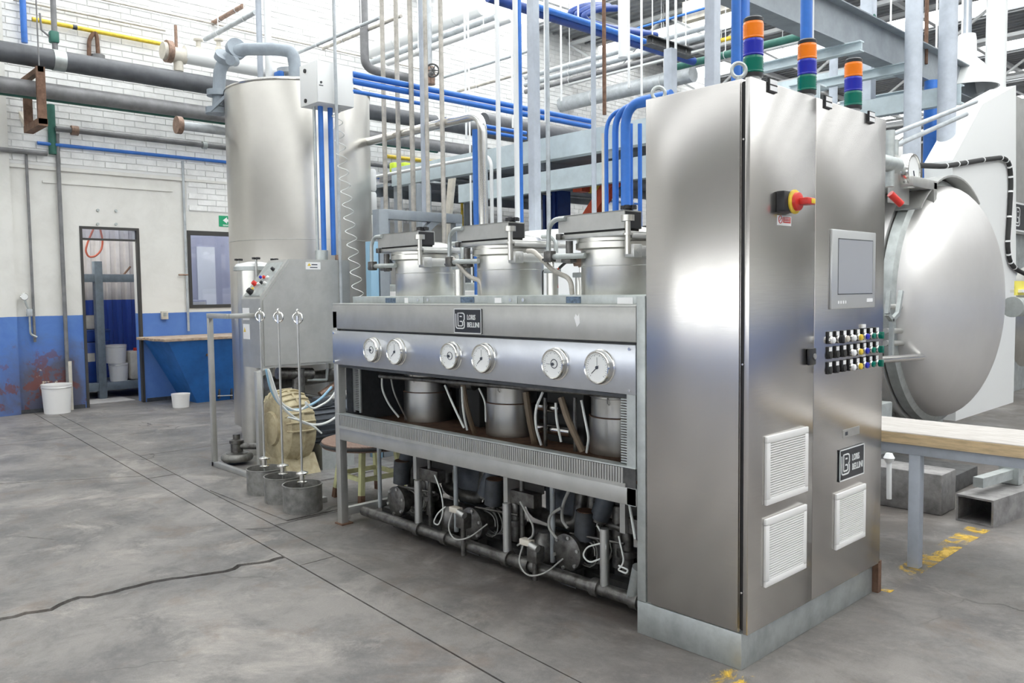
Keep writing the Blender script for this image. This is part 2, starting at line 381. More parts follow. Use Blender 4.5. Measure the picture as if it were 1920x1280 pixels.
def ribbon(pts, wd, org, ux, uy, depth=.002, closed=False):
    """flat line of even width lying on a plate"""
    org, ux, uy = Vector(org), Vector(ux), Vector(uy); uz = ux.cross(uy).normalized(); mb = MB(); q = [Vector((a, b, 0)) for a, b in pts]; L_ = []; R_ = []
    for i, p in enumerate(q):
        t = (q[min(i+1, len(q)-1)]-q[max(i-1, 0)]).normalized(); n = Vector((-t.y, t.x, 0))*wd/2; L_.append(p+n); R_.append(p-n)
    tw = lambda v, h: org+ux*v.x+uy*v.y+uz*h
    vs = [tw(v, depth) for v in L_]+[tw(v, depth) for v in R_]+[tw(v, 0) for v in L_]+[tw(v, 0) for v in R_]; k = len(q); fs = []
    for i in range(k-1):
        fs += [(i, i+1, k+i+1, k+i), (2*k+i, 2*k+i+1, i+1, i), (k+i, k+i+1, 3*k+i+1, 3*k+i)]
    return mb.add(vs, fs)
def arc2(cx, cy, r, a0, a1, n=6): return [(cx+r*math.cos(math.radians(a0+(a1-a0)*i/n)), cy+r*math.sin(math.radians(a0+(a1-a0)*i/n))) for i in range(n+1)]
def nameplate(parent, org, ux, uy, wd, h, nrm):
    """dark plate with a pale rim, the monogram and two lines of lettering"""
    org, ux, uy, nrm = Vector(org), Vector(ux), Vector(uy), Vector(nrm)
    p = MB().prism([org, org+ux*wd, org+ux*wd+uy*h, org+uy*h], nrm*.006).build('nameplate', 'plate', parent, False)
    p['label'] = 'black nameplate with silver monogram and lettering'
    o2 = org+nrm*.006; e = .02*wd; mbr = MB()
    for a, b, c, d in ((0, 0, wd, e), (0, h-e, wd, h), (0, 0, e, h), (wd-e, 0, wd, h)):
        mbr.prism([o2+ux*a+uy*b, o2+ux*c+uy*b, o2+ux*c+uy*d, o2+ux*a+uy*d], nrm*.0015)
    mbr.build('rim', 'letters', p, False)
    s = h*.62; bo = o2+ux*(wd*.075)+uy*(h*.2); lw = s*.075
    q = lambda pts: [(a*s*1.3, b*s) for a, b in pts]
    lg = MB()
    outer = [(0, .96)]+arc2(.14, .14, .14, 180, 270)+arc2(.50, .16, .16, -90, 0)+arc2(.50, .36, .16, 0, 50)+arc2(.50, .64, .16, -50, 0)+arc2(.50, .84, .16, 0, 90)+[(.16, 1.)]
    outer = outer+[(.16, .16)]
    inner = [(.16, .16), (.46, .16)]+[(.52, .22), (.52, .40), (.46, .46), (.30, .46)]
    for pts in (outer, inner, [(.30, .78), (.48, .78)]):
        r_ = ribbon(q(pts), lw, bo, ux, uy); lg.add(r_.v, r_.f)
    lg.build('monogram', 'letters', p, False)
    for i, t in enumerate(('LORIS', 'BELLINI')):
        tm = text_mb(t, h*.27, (0, 0, 0), (1, 0, 0), (0, 1, 0), .001, h*.004)
        wmax = max(v.x for v in tm.v); k = wd*(.30 if i == 0 else .44)/wmax
        tm.v = [o2+ux*(wd*.49+v.x*k)+uy*(h*(.56 if i == 0 else .26)+v.y*1.05)+nrm*(v.z+.001) for v in tm.v]
        tm.build('lettering', 'letters', p, False)
    return p

# ================================================================ SETTING
XW = -9.89                                            # inner face of the long wall
# ---- floor: bedding with cast slabs, a narrow patched channel between them
fl = MB().bx(-13.2, 9, -9, 28, -.2, -.035).build('floor', 'joint', None, False); struct(fl, 'stained grey concrete floor')
def yl(x): return -.635-.0735*x                        # centre line of the channel
def jagged(fx, ya, yb, jag, seed, n=60):
    rn = random.Random(seed); out = []; w_ = 0
    for i in range(n+1):
        t = i/n; y = ya+(yb-ya)*t; w_ = w_*.72+rn.uniform(-jag, jag); out.append((fx(y)+w_, y))
    return out
def cutline(x0, sl, jag, seed, ya, yb): return jagged(lambda y: x0+sl*y, ya, yb, jag, seed)
front_cuts = [(-13., 0, 0, 0, 0), (-7.6, .02, .006, 1, .006), (-4.95, .62, .010, 2, .007), (-2.5, .07, .032, 3, .020), (.9, .02, .006, 4, .006), (3.6, 0, .006, 5, .006), (9., 0, 0, 6, 0)]
for k in range(len(front_cuts)-1):
    a, b = front_cuts[k], front_cuts[k+1]
    La = cutline(a[0], a[1] if k else 0, a[2], a[3], -9 if not k else -2.6, -.05) if k else [(a[0], -9), (a[0], yl(a[0])-.11)]
    def full(c):
        if c[2] == 0: return [(c[0], -9), (c[0], yl(c[0])-.11)]
        pts = cutline(c[0], c[1], c[2], c[3], -3.4, yl(c[0])-.11)
        return [(pts[0][0], -9)]+[(x, y) for x, y in pts]
    A = [(x+a[4], y) for x, y in full(a)]; B = [(x-b[4], y) for x, y in full(b)]
    A[-1] = (A[-1][0], yl(A[-1][0])-.112); B[-1] = (B[-1][0], yl(B[-1][0])-.112)
    poly = B+A[::-1]
    MB().prism([(x, y, -.04) for x, y in poly], (0, 0, .04)).build('slab', 'floor', fl, False)
for k, (a, b) in enumerate(((-13., -8.2), (-8.19, -5.05), (-5.04, -2.3), (-2.29, .7), (.71, 9.))):
    MB().prism([(a, yl(a)-.104, -.04), (b, yl(b)-.104, -.04), (b, yl(b)+.104, -.04), (a, yl(a)+.104, -.04)], (0, 0, .04+.001*(k % 2))).build('channel_slab', 'floor', fl, False)
bc = [(-13., 0), (-6.05, .005), (-3.1, .004), (1.6, .005), (9., 0)]
for k in range(4):
    a, b = bc[k], bc[k+1]
    MB().prism([(a[0]+a[1], yl(a[0])+.112, -.04), (b[0]-b[1], yl(b[0])+.112, -.04), (b[0]-b[1], 28, -.04), (a[0]+a[1], 28, -.04)], (0, 0, .04)).build('slab', 'floor', fl, False)
ln = thing('floor_line', 'worn yellow painted line on the floor running under the tall cabinet', 'floor marking', (0, .6, 0))
for y0, y1 in ((-1.3, -.01), (1.20, 2.62)): MB().bx(-.055, .065, y0, y1, .0005, .002).build('paint_stretch', 'linepaint', ln, False)

# ---- the long wall with doorway and window, bricks above the plaster
DY0, DY1, DZ = .60, 1.335, 2.335; WY0, WY1, WZ0, WZ1 = 1.98, 2.95, 1.255, 2.335
HZ = 6.5; TH = .25
wl = MB()
for y0, y1, z0, z1 in ((-9, DY0, 0, HZ), (DY0, DY1, DZ, HZ), (DY1, WY0, 0, HZ), (WY0, WY1, 0, WZ0), (WY0, WY1, WZ1, HZ), (WY1, 28, 0, HZ)):
    wl.bx(XW-TH, XW, y0, y1, z0, z1)
wall = struct(wl.build('wall_left', 'wall', None, False), 'white wall with blue painted dado, plaster below and painted brick above')
MB().bx(XW, XW+.004, -.4, 28, 3.06, HZ).build('mortar_bed', 'mortar', wall, False)
MB().bx(XW, XW+.004, 1.99, 28, 2.60, 3.06).build('mortar_bed', 'mortar', wall, False)
# bricks: the 300 nearest are pieces, the rest are one stuff part
BL, BH, MJ = .252, .068, .013
bm_ = MB().bx(-.003, .016, 0, BL, 0, BH); bmesh_ = bm_.build('brick', 'brick', wall, False)
proto = bmesh_.data; first = True; cells = []
z = 2.615; row = 0
while z < HZ-.1:
    y0 = (-.38 if z > 3.06 else 2.02)+(BL/2 if row % 2 else 0)
    y = y0
    while y < 16:
        cells.append((y, z)); y += BL+MJ
    z += BH+MJ; row += 1
cells.sort(key=lambda c: (c[0]+9.0)**2+(c[1]-1.4)**2*1.0 if c[1] < 5.2 else 1e4+c[0])
rb = random.Random(3)
for i, (y, z) in enumerate(cells[:300]):
    o = bmesh_ if i == 0 else bmesh_.copy()
    if i: COL.objects.link(o)
    o.location = (XW+.001+rb.uniform(-.003, .003), y, z)
st = MB()
for y, z in cells[300:]:
    st.bx(XW, XW+.014+rb.uniform(-.004, .004), y, y+BL, z, z+BH)
s_ = st.build('brickwork', 'brick', wall, False); s_['kind'] = 'stuff'
# plaster ledges
struct(MB().bx(XW, XW+.03, -.4, 3.4, 3.01, 3.045).build('trim_1', 'wall', None, False), 'plaster ledge under the painted bricks')
struct(MB().bx(XW, XW+.018, .2, 1.80, 2.85, 2.875).build('trim_2', 'wall', None, False), 'plaster ledge above the doorway')
struct(MB().bx(XW, XW+.05, -3, -.16, 0, HZ).build('trim_3', 'wall', None, False), 'flat pilaster at the left edge of the wall')
struct(MB().bx(XW, XW+.012, -.16, DY0-.02, 0, .05).bx(XW, XW+.012, DY1+.02, 9, 0, .05).build('baseboard_left', 'charcoal', None, False), 'dark grimy skirting of the long wall')
# doorway
dr = struct(MB().bx(XW-.06, XW+.012, DY0, DY0+.032, 0, DZ).bx(XW-.06, XW+.012, DY1-.032, DY1, 0, DZ).bx(XW-.06, XW+.012, DY0+.032, DY1-.032, DZ-.032, DZ).build('door_1', 'darkframe', None, False), 'open doorway with dark metal frame and transom')
MB().bx(XW-.05, XW, DY0+.032, DY1-.032, 2.16, 2.185).build('transom_bar', 'darkframe', dr, False)
MB().bx(XW-.03, XW-.024, DY0+.032, DY1-.032, 2.185, DZ-.032).build('transom_pane', 'pane', dr, False)
wn = struct(MB().bx(XW-.06, XW+.015, WY0, WY0+.045, WZ0, WZ1).bx(XW-.06, XW+.015, WY1-.045, WY1, WZ0, WZ1).bx(XW-.06, XW+.015, WY0+.045, WY1-.045, WZ1-.06, WZ1).bx(XW-.06, XW+.015, WY0+.045, WY1-.045, WZ0, WZ0+.045).build('window_1', 'darkframe', None, False), 'window with dark frame to the office behind the wall')
MB().bx(XW-.03, XW-.024, WY0+.045, WY1-.045, WZ0+.045, WZ1-.06).build('pane', 'pane', wn, False)
# rooms behind the wall
AX = -11.85; AO = -12.6
cg = MB(); yy = -.6
while yy < 1.9:
    cg.prism([(AX, yy, 0), (AX+.035, yy+.02, 0), (AX+.035, yy+.07, 0), (AX, yy+.09, 0), (AX-.01, yy+.09, 0), (AX-.01, yy, 0)], (0, 0, 3.0)); cg.bx(AX-.01, AX, yy+.09, yy+.14, 0, 3.0); yy += .14
struct(cg.build('wall_store_room', 'corrugated', None, False), 'corrugated sheet wall, white above blue, in the store room')
struct(MB().bx(AO, XW-TH, 1.92, 1.96, 0, 3.0).build('wall_partition', 'greyroom', None, False), 'partition between store room and office')
struct(MB().bx(AO, AO+.08, 1.96, 4.6, 0, 3.0).bx(AO, XW-TH, 4.6, 4.7, 0, 3.).build('wall_office', 'greyroom', None, False), 'lavender grey office wall')
struct(MB().bx(AX, XW-TH, -.72, -.6, 0, 3.0).build('wall_store_side', 'wallplain', None, False), 'side wall of the store room')
a, b = P(369, 462, x=AO+.1), P(406, 570, x=AO+.1)
od = struct(MB().bx(AO+.08, AO+.1, a.y, b.y, .05, a.z).build('door_2', 'white', None, False), 'white door at the back of the office')
struct(MB().bx(AO, XW-TH, -.7, 4.7, 3.0, 3.02).build('window_2', 'skylight', None, False), 'unseen clear roof added to brighten the rooms behind the wall')  # out of view, clear all over to let daylight into these rooms

# ---- the other sides of the hall
XR, YF, YB = 9., -9., 28.
wr = MB().bx(XR, XR+.25, YF, YB, 0, HZ); struct(wr.build('wall_right', 'hallwall', None, False), 'far side wall, white above a blue dado')
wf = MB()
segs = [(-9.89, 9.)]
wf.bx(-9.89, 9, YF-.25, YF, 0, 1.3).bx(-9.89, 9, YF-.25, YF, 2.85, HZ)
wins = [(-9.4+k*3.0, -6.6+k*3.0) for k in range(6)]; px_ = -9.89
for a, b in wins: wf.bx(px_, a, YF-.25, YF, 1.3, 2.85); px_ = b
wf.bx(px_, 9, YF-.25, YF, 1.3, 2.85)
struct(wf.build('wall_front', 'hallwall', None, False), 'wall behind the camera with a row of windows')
for i, (a, b) in enumerate(wins):
    f_ = struct(MB().bx(a, a+.05, YF-.15, YF-.05, 1.3, 2.85).bx(b-.05, b, YF-.15, YF-.05, 1.3, 2.85).bx(a, b, YF-.15, YF-.05, 1.3, 1.35).bx(a, b, YF-.15, YF-.05, 2.8, 2.85).bx((a+b)/2-.025, (a+b)/2+.025, YF-.15, YF-.05, 1.35, 2.8).build('window_%d' % (4+i), 'greypipe', None, False), 'window in the wall behind the camera')
    MB().bx(a+.05, b-.05, YF-.11, YF-.105, 1.35, 2.8).build('pane', 'skylight', f_, False)
struct(MB().bx(-9.89, 9, YB, YB+.25, 0, HZ).build('wall_back', 'hallwall', None, False), 'far end wall of the hall')
# ---- roof: ribbed sheets between clear strips
rs = MB(); strips = []; y = YF-.25
while y < YB:
    ow = 2.0 if (y < -1 or y > 8) else .7                         # opaque width: clear sheets cut down over the front aisle to dim it
    strips.append((y+ow, y+3.0)); rs.bx(-10.14, 9.25, y, y+ow, HZ, HZ+.03)
    for k in range(int(ow/.19)): rs.bx(-10.14, 9.25, y+.05+k*.19, y+.09+k*.19, HZ-.035, HZ)
    y += 3.0
struct(rs.build('ceiling', 'sheet', None, False), 'grey ribbed roof sheets')
for i, (a, b) in enumerate(strips): struct(MB().bx(-10.14, 9.25, a, b, HZ+.01, HZ+.014).build('window_%d' % (10+i), 'skylight', None, False), 'clear roof sheet strip')

# ================================================================ TALL CONTROL CABINET
CD, CH, ZP = 1.173, 2.2, .141
FX = .025                                             # outer face of the doors
cab = thing('control_cabinet', 'tall brushed stainless steel control cabinet with push buttons and screen', 'cabinet', (-.22, .58, 0))
MB().bevbox(-.447, -.012, .004, CD-.004, ZP, CH, .004).build('body', 'brushed', cab)
MB().bevbox(-.418, -.014, -.004, .004, ZP+.004, CH-.004, .002).build('side_panel', 'brushed', cab)
MB().bx(-.014, .004, .012, CD-.01, ZP+.01, CH-.01).build('door_gap', 'black', cab, False)
SPL = .502
MB().bevbox(.004, FX, .0, SPL-.0015, ZP, CH, .003).build('door', 'brushed', cab)
MB().bevbox(.004, FX, SPL+.0015, CD, ZP, CH, .003).build('door', 'brushed', cab)
MB().bevbox(-.493, .0, 0, CD-.02, 0, ZP-.001, .003).build('plinth', 'galv', cab)
MB().bevbox(-.493, -.449, .0, .05, ZP, 1.415, .003).build('corner_post', 'galv', cab)
MB().bx(-.01, .025, CD-.015, CD+.02, 0, .15).build('corner_strut', 'rust', cab, False)
for zz in (.30, 1.16, 1.98):
    MB().cyl((.0, .0015, zz), (.0, -.003, zz), .004, 8).build('screw', 'chrome', cab)
for p, q in ((1385, 130), (1235, 155)):
    c = P(p, q, y=.05 if p > 1300 else .12); c.z = CH+.045
    e = MB().torus(c, (.7, -.7, 0), .026, .0075).cyl((c.x, c.y, CH), (c.x, c.y, CH+.022), .011, 12)
    e.build('lifting_eye', 'galv', cab)
# louvred vents
def vent(pa, pb, pc, pd):
    a, b, c, d = [P(*p, x=FX) for p in (pa, pb, pc, pd)]
    y0 = (a.y+d.y)/2; y1 = (b.y+c.y)/2; z1 = (a.z+b.z)/2; z0 = (c.z+d.z)/2
    v = MB().bevbox(FX, FX+.012, y0, y1, z0, z0+.028, .003).bevbox(FX, FX+.012, y0, y1, z1-.028, z1, .003).bevbox(FX, FX+.012, y0, y0+.028, z0+.02, z1-.02, .003).bevbox(FX, FX+.012, y1-.028, y1, z0+.02, z1-.02, .003).build('vent_grille', 'whiteplastic', cab)
    v['label'] = 'white plastic louvred vent'
    MB().bx(FX, FX+.0025, y0+.02, y1-.02, z0+.02, z1-.02).build('vent_back', 'charcoal', v, False)
    n = 22; h = (z1-z0-.056)/n; sm = None
    for i in range(n):
        zz = z0+.028+h*(i+.5)
        if sm is None:
            sm = MB().prism([(FX+.004, y0+.028, zz+h*.36), (FX+.0110, y0+.028, zz+h*.20), (FX+.0110, y0+.028, zz-h*.30), (FX+.004, y0+.028, zz-.30*h)], (0, y1-y0-.056, 0)).build('slat', 'whiteplastic', v, False); z_0 = zz
        else:
            o = sm.copy(); COL.objects.link(o); o.parent = v; o.location = (0, 0, zz-z_0)
vent((1433, 815), (1511, 802), (1511, 922), (1433, 945))
vent((1431, 967), (1508, 950), (1508, 1067), (1431, 1097))
vent((1565, 926), (1620, 905), (1618, 1003), (1563, 1033))
# rotary isolator
a, b = P(1455, 358, x=FX), P(1484, 400, x=FX)
sw = MB().bevbox(FX, FX+.034, a.y, b.y-.005, b.z, a.z, .004).build('isolator_switch', 'black', cab); sw['label'] = 'black isolator with yellow ring and red turning handle'
c = Vector((FX+.034, (a.y+b.y)/2+.015, (a.z+b.z)/2))
MB().lathe([(.046, 0), (.046, .006), (.036, .010)], c, 'x', 32).build('yellow_ring', 'yellow', sw)
MB().lathe([(.036, .006), (.034, .022), (.018, .026)], c, 'x', 28).build('handle_boss', 'red', sw)
MB().bevbox(c.x+.018, c.x+.062, c.y-.012, c.y+.052, c.z-.013, c.z+.013, .005).build('handle', 'red', sw)
MB().bevbox(c.x+.062, c.x+.0635, c.y+.015, c.y+.045, c.z-.009, c.z+.009, .0005).build('handle_mark', 'yellow', sw)
# warning sticker
a, b = P(1457, 403, x=FX), P(1483, 424, x=FX)
stk = MB().bx(FX, FX+.001, a.y, b.y, b.z, a.z).build('warning_sticker', 'paper', cab, False)
hh = a.z-b.z; ww = b.y-a.y
MB().torus((FX+.0012, a.y+ww*.22, a.z-hh*.42), (1, 0, 0), ww*.13, .0016, 20, 6).bar((FX+.0012, a.y+ww*.13, a.z-hh*.60), (FX+.0012, a.y+ww*.31, a.z-hh*.24), .002, .002).build('print', 'red', stk)
MB().bx(FX+.001, FX+.0015, a.y+ww*.42, a.y+ww*.95, a.z-hh*.72, a.z-hh*.12).build('print', 'red', stk, False)
pl_ = MB()
for k in range(3): pl_.bx(FX+.0015, FX+.002, a.y+ww*.47, a.y+ww*.9, a.z-hh*(.26+.16*k), a.z-hh*(.20+.16*k))
pl_.build('print', 'paper', stk, False)
# touch screen
a, b, c, d = P(1556, 429, x=FX), P(1638, 437, x=FX), P(1638, 576, x=FX), P(1556, 579, x=FX)
y0, y1, z1, z0 = a.y, b.y, (a.z+b.z)/2, (c.z+d.z)/2
hm = MB().bevbox(FX, FX+.012, y0, y1, z0, z1, .004).build('touch_screen', 'screenframe', cab); hm['label'] = 'silver framed touch screen'
MB().bx(FX+.012, FX+.0125, y0+.052, y1-.032, z0+.06, z1-.036).build('bezel', 'charcoal', hm, False)
MB().bx(FX+.0125, FX+.0130, y0+.056, y1-.036, z0+.064, z1-.040).build('display', 'screen', hm, False)
MB().bx(FX+.012, FX+.013, y1-.09, y1-.03, z0+.025, z0+.040).build('maker_tag', 'paper', hm, False)
for k in range(4): MB().bx(FX+.012, FX+.0128, y0+.055+k*.022, y0+.067+k*.022, z0+.022, z0+.034).build('key', 'paper', hm, False)
# push buttons: eight columns, three rows
RY0, RY1 = P(1553, 633, x=FX).y, P(1641, 622, x=FX).y
kinds = [['whitecap', 'blackknob', 'yellowcap', 'whitecap', 'yelsel', 'bluesel', 'greensel', 'greenknob'],
         ['blank', 'blank', 'blank', 'whitecap', 'yelsel', 'bluesel', 'greensel', 'greenknob'],
         ['blank', 'blank', 'blank', 'whitecap', 'yelsel', 'bluesel', 'greensel', 'greenknob']]
BC = {'yelsel': 'yellow', 'bluesel': 'bluelens', 'greensel': 'greenlens', 'yellowcap': 'cream', 'whitecap': 'paper', 'greenknob': 'greenlens', 'blackknob': 'black'}
for r_i in range(3):
    for c_i in range(8):
        kd = kinds[r_i][c_i]; y = RY0+(RY1-RY0)*c_i/7; zz = 1.222-.0635*r_i
        pb = MB().bevbox(FX, FX+.010, y-.016, y+.016, zz-.018, zz+.034, .003).build('push_button', 'black', cab)
        MB().bx(FX+.010, FX+.0115, y-.012, y+.012, zz+.015, zz+.032).build('label_card', 'paper', pb, False)
        if kd == 'blank':
            MB().lathe([(.015, 0), (.015, .004), (.010, .006)], (FX+.010, y, zz-.002), 'x', 18).build('blank_plug', 'rubber', pb); continue
        MB().lathe([(.0165, 0), (.0165, .006), (.014, .009)], (FX+.010, y, zz-.002), 'x', 20).build('collar', 'chrome', pb)
        if 'knob' in kd:
            MB().bevbox(FX+.017, FX+.040, y-.006, y+.006, zz-.018, zz+.014, .003).cyl((FX+.014, y, zz-.002), (FX+.026, y, zz-.002), .013, 16).build('knob', BC[kd], pb)
        else:
            MB().lathe([(.0135, 0), (.0135, .010), (.009, .013)], (FX+.017, y, zz-.002), 'x', 18).build('cap', BC[kd], pb)
    y = RY0+(RY1-RY0)*5/7; zz = 1.222-.0635*r_i
    g = MB().bevbox(FX, FX+.008, y-.018, y+.016, zz+.036, zz+.052, .001).build('group_card', 'paper', cab)
a, b = P(1512, 653, x=FX), P(1525, 683, x=FX)
lk = MB().bevbox(FX, FX+.014, a.y, b.y, b.z, a.z, .006).build('door_lock', 'black', cab)
MB().cyl((FX+.013, (a.y+b.y)/2+.012, (a.z+b.z)/2), (FX+.018, (a.y+b.y)/2+.012, (a.z+b.z)/2), .012, 16).build('key_barrel', 'steel', lk)
a, b = P(1580, 815, x=FX), P(1611, 800, x=FX)
sg = MB().bx(FX, FX+.002, a.y, b.y, a.z-.015, a.z+.02).build('serial_plate', 'steel', cab, False)
MB().bx(FX+.002, FX+.0025, a.y+.02, a.y+.045, a.z-.006, a.z+.010).build('stamp', 'charcoal', sg, False)
a, b, c, d = P(1572, 843, x=FX), P(1618, 831, x=FX), P(1618, 888, x=FX), P(1572, 902, x=FX)
nameplate(cab, (FX, a.y, (c.z+d.z)/2), (0, 1, 0), (0, 0, 1), b.y-a.y, (a.z+b.z-c.z-d.z)/2, (1, 0, 0))
for (p, q) in ((1447, 161), (1551, 192), (1632, 220)):
    c = P(p, q, x=FX)
    t_ = MB().bx(FX, FX+.008, c.y-.032, c.y+.028, c.z-.024, c.z+.024).build('number_tag', 'black', cab, False)
    for k in (-1, 1): MB().bx(FX+.008, FX+.009, c.y-.026, c.y+.026, c.z+.0115*k-.0085, c.z+.0115*k+.0085).build('number_card', 'paper', t_, False)
# signal towers standing on the cabinet
lights = [(1412, 'signal tower with amber, blue and green lenses nearest the cabinet corner'), (1513, 'middle signal tower with amber, blue and green lenses on the cabinet'), (1600, 'signal tower with amber, blue and green lenses farthest along the cabinet')]
def tower(name_lab):
    t = thing('signal_tower', name_lab, 'signal light', (0, 0, 0), 'signal towers on the tall cabinet')
    MB().lathe([(.036, 0), (.036, .012), (.030, .016), (.030, .03)], (0, 0, 0), 'z', 28).build('base', 'screenframe', t)
    MB().lathe([(.037, .03), (.037, .045)], (0, 0, 0), 'z', 28).build('collar', 'black', t)
    z0 = .045
    for nm, m_ in (('green_lens', 'greenlens'), ('blue_lens', 'bluelens'), ('amber_lens', 'amber')):
        pr = [(.036, z0)]
        for k in range(6): pr += [(.0385, z0+.004+k*.0095), (.037, z0+.0085+k*.0095)]
        pr += [(.036, z0+.062)]
        MB().lathe(pr, (0, 0, 0), 'z', 28).build(nm, m_, t); z0 += .063
    MB().lathe([(.037, z0), (.037, z0+.012), (.03, z0+.018)], (0, 0, 0), 'z', 28).build('cap', 'black', t)
    return t
tw0 = tower(lights[0][1])
for i, (p, lb) in enumerate(lights):
    q = P(p, 150, x=-.045); loc = (-.045, q.y, CH)
    if i == 0: tw0.location = loc
    else: copy_tree(tw0, loc, None, lb)

# ================================================================ DYEING MACHINE FRAME
L0, L1 = -2.851, -.495; FD = .95
fr = thing('dyeing_machine', 'long grey steel dyeing machine frame with six dial gauges on its front', 'machine', (-1.67, .45, 0))
for x in (L0, -.55):
    for y in (0, FD-.05):
        if x == -.55 and y == 0: continue
        MB().bevbox(x, x+.05, y, y+.05, 0, 1.33, .003).build('leg', 'panel', fr)
MB().bx(L0-.012, L0+.07, -.012, .07, 0, .008).build('foot_plate', 'rust', fr, False)
MB().bevbox(L0, L1, -.004, .012, 1.004, 1.212, .003).build('gauge_panel', 'gaugepanel', fr)
MB().bevbox(L0, L1, .0, .03, 1.222, 1.372, .006).build('upper_panel', 'panel', fr)
MB().bx(L0+.02, L1, .02, .04, 1.19, 1.24).build('panel_gap', 'black', fr, False)
MB().bevbox(L0, L1, .0, FD, 1.365, 1.377, .004).build('top_deck', 'panel', fr)
MB().bevbox(L0, L0+.01, .05, FD-.05, 1.004, 1.37, .002).build('end_panel', 'panel', fr)
xs = [P(661, 562, y=.1).x, P(794, 560, y=.1).x, P(970, 558, y=.1).x, L1+.03]
for k in range(3):
    cv = MB().bevbox(xs[k]+.002, xs[k+1]-.002, .10, FD-.05, 1.377, 1.418, .003).build('cover_strip', 'galv', fr)
    for xx in ((xs[k+1]-.045,) if k == 0 else (xs[k]+.045, xs[k+1]-.045) if k == 1 else (xs[k]+.045,)):
        MB().cyl((xx, .101, 1.397), (xx, .093, 1.397), .009, 10).build('bolt', 'chrome', cv)
for (p, q, wd, h, m_) in ((732, 563, .10, .028, 'inkblue'), (762, 563, .035, .030, 'paper'), (876, 562, .11, .030, 'inkblue'), (934, 563, .05, .026, 'paper'), (1075, 562, .09, .030, 'inkblue'), (1172, 565, .085, .028, 'paper')):
    c = P(p, q, y=.0985); c.z = min(max(c.z, 1.393), 1.403)
    MB().bx(c.x-wd/2, c.x+wd/2, .0975, .0995, c.z-h/2, c.z+h/2).build('old_sticker', m_, fr, False)
c = P(1082, 600, y=-.001); MB().prism([(c.x-.016, 0, c.z+.01), (c.x-.002, 0, c.z-.03), (c.x+.016, 0, c.z-.012), (c.x+.013, 0, c.z+.03), (c.x+.003, 0, c.z+.016), (c.x-.008, 0, c.z+.026)], (0, -.0015, 0)).build('old_sticker', 'paper', fr, False)
for x, zz in ((L0+.02, 1.195), (L0+.02, 1.02), (L1-.03, 1.195), (L1-.03, 1.02)):
    MB().cyl((x, -.004, zz), (x, -.009, zz), .007, 8).build('screw', 'chrome', fr)
a, b, c, d = P(853, 580, y=0), P(904, 577, y=0), P(904, 628, y=0), P(853, 622, y=0)
nameplate(fr, (a.x, -.0005, (c.z+d.z)/2), (1, 0, 0), (0, 0, 1), b.x-a.x, (a.z+b.z-c.z-d.z)/2, (0, -1, 0))
# gauges
for i, (p, q) in enumerate(((698, 655), (743, 657), (845, 666), (906, 670), (1040, 683), (1123, 690))):
    c = P(p, q, y=-.02); c.y = -.004; c.z = 1.111; R_ = .073 if i % 2 else .070
    g = MB().lathe([(R_*1.06, 0), (R_*1.06, -.004), (R_*.99, -.006), (R_*.99, -.030), (R_*.93, -.036), (R_*.86, -.034), (R_*.84, -.028)], c, 'y', 40).build('pressure_gauge', 'chrome', fr)
    g['label'] = 'round dial gauge with chrome rim'
    MB().lathe([(R_*.86, -.026), (R_*.86, -.0285)], c, 'y', 36).build('dial', 'glassdial', g)
    tk = MB()
    for k in range(28):
        t = math.radians(225-270*k/27); r0 = R_*(.66 if k % 3 == 0 else .72)
        tk.bar((c.x+r0*math.cos(t), c.y-.029, c.z+r0*math.sin(t)), (c.x+R_*.78*math.cos(t), c.y-.029, c.z+R_*.78*math.sin(t)), .0012, .0012)
    tk.build('tick_marks', 'ink', g, False)
    t = math.radians(222 if i % 2 else 180)
    nd = MB().bar((c.x-.012*math.cos(t), c.y-.0305, c.z-.012*math.sin(t)), (c.x+R_*.55*math.cos(t), c.y-.0305, c.z+R_*.55*math.sin(t)), .003, .0015).cyl((c.x, c.y-.0285, c.z), (c.x, c.y-.033, c.z), .007, 12)
    nd.build('needle', 'ink', g, False)
    if i % 2 == 0:
        MB().torus((c.x+R_*.12, c.y-.0295, c.z+.002), (0, 1, 0), R_*.28, .0018, 20, 6).build('inner_scale', 'ink', g)
    else:
        MB().bar((c.x, c.y-.0295, c.z), (c.x, c.y-.0295, c.z+R_*.6), .0012, .001).build('set_hand', 'ink', g, False)
# lower shelf, perforated fascia, front beam
MB().bevbox(L0+.02, L1, .0, FD, .630, .645, .003).build('shelf', 'rust', fr); MB().bevbox(L0+.02, L1, -.006, .05, .692, .70, .002).build('fascia_lip', 'galv', fr)
MB().bx(L0+.02, L1, -.006, .0, .612, .695).build('fascia', 'darkiron', fr, False); MB().bx(L0+.02, L0+.07, -.0095, -.006, .612, .695).build('fascia_end', 'panel', fr, False)  # dark fascia backing stands in for the shade inside the slots
rb_ = MB(); n = 150; x0 = L0+.065; dx = (L1-.06-x0)/n
for k in range(n): rb_.bx(x0+k*dx, x0+k*dx+dx*.66, -.0095, -.006, .628, .693)
rb_.bx(x0-.01, L1-.05, -.0125, -.006, .612, .628)
pf = rb_.build('fascia_ribs', 'panel', fr, False); pf['kind'] = 'stuff'
MB().bevbox(L0+.05, L1, .0, .045, .535, .611, .003).build('front_beam', 'panel', fr)
MB().bevbox(L0+.05, -.55, FD-.045, FD, .535, .611, .003).build('rear_beam', 'panel', fr)
MB().bevbox(L0+.005, L0+.045, .05, FD-.05, .535, .611, .003).build('end_beam', 'panel', fr)
MB().bevbox(L0+.005, L0+.045, .05, FD-.05, .05, .10, .003).build('end_foot_rail', 'panel', fr)
MB().bx(L0+.04, -1.95, FD-.02, FD-.012, .645, 1.0).build('back_panel', 'charcoal', fr, False)
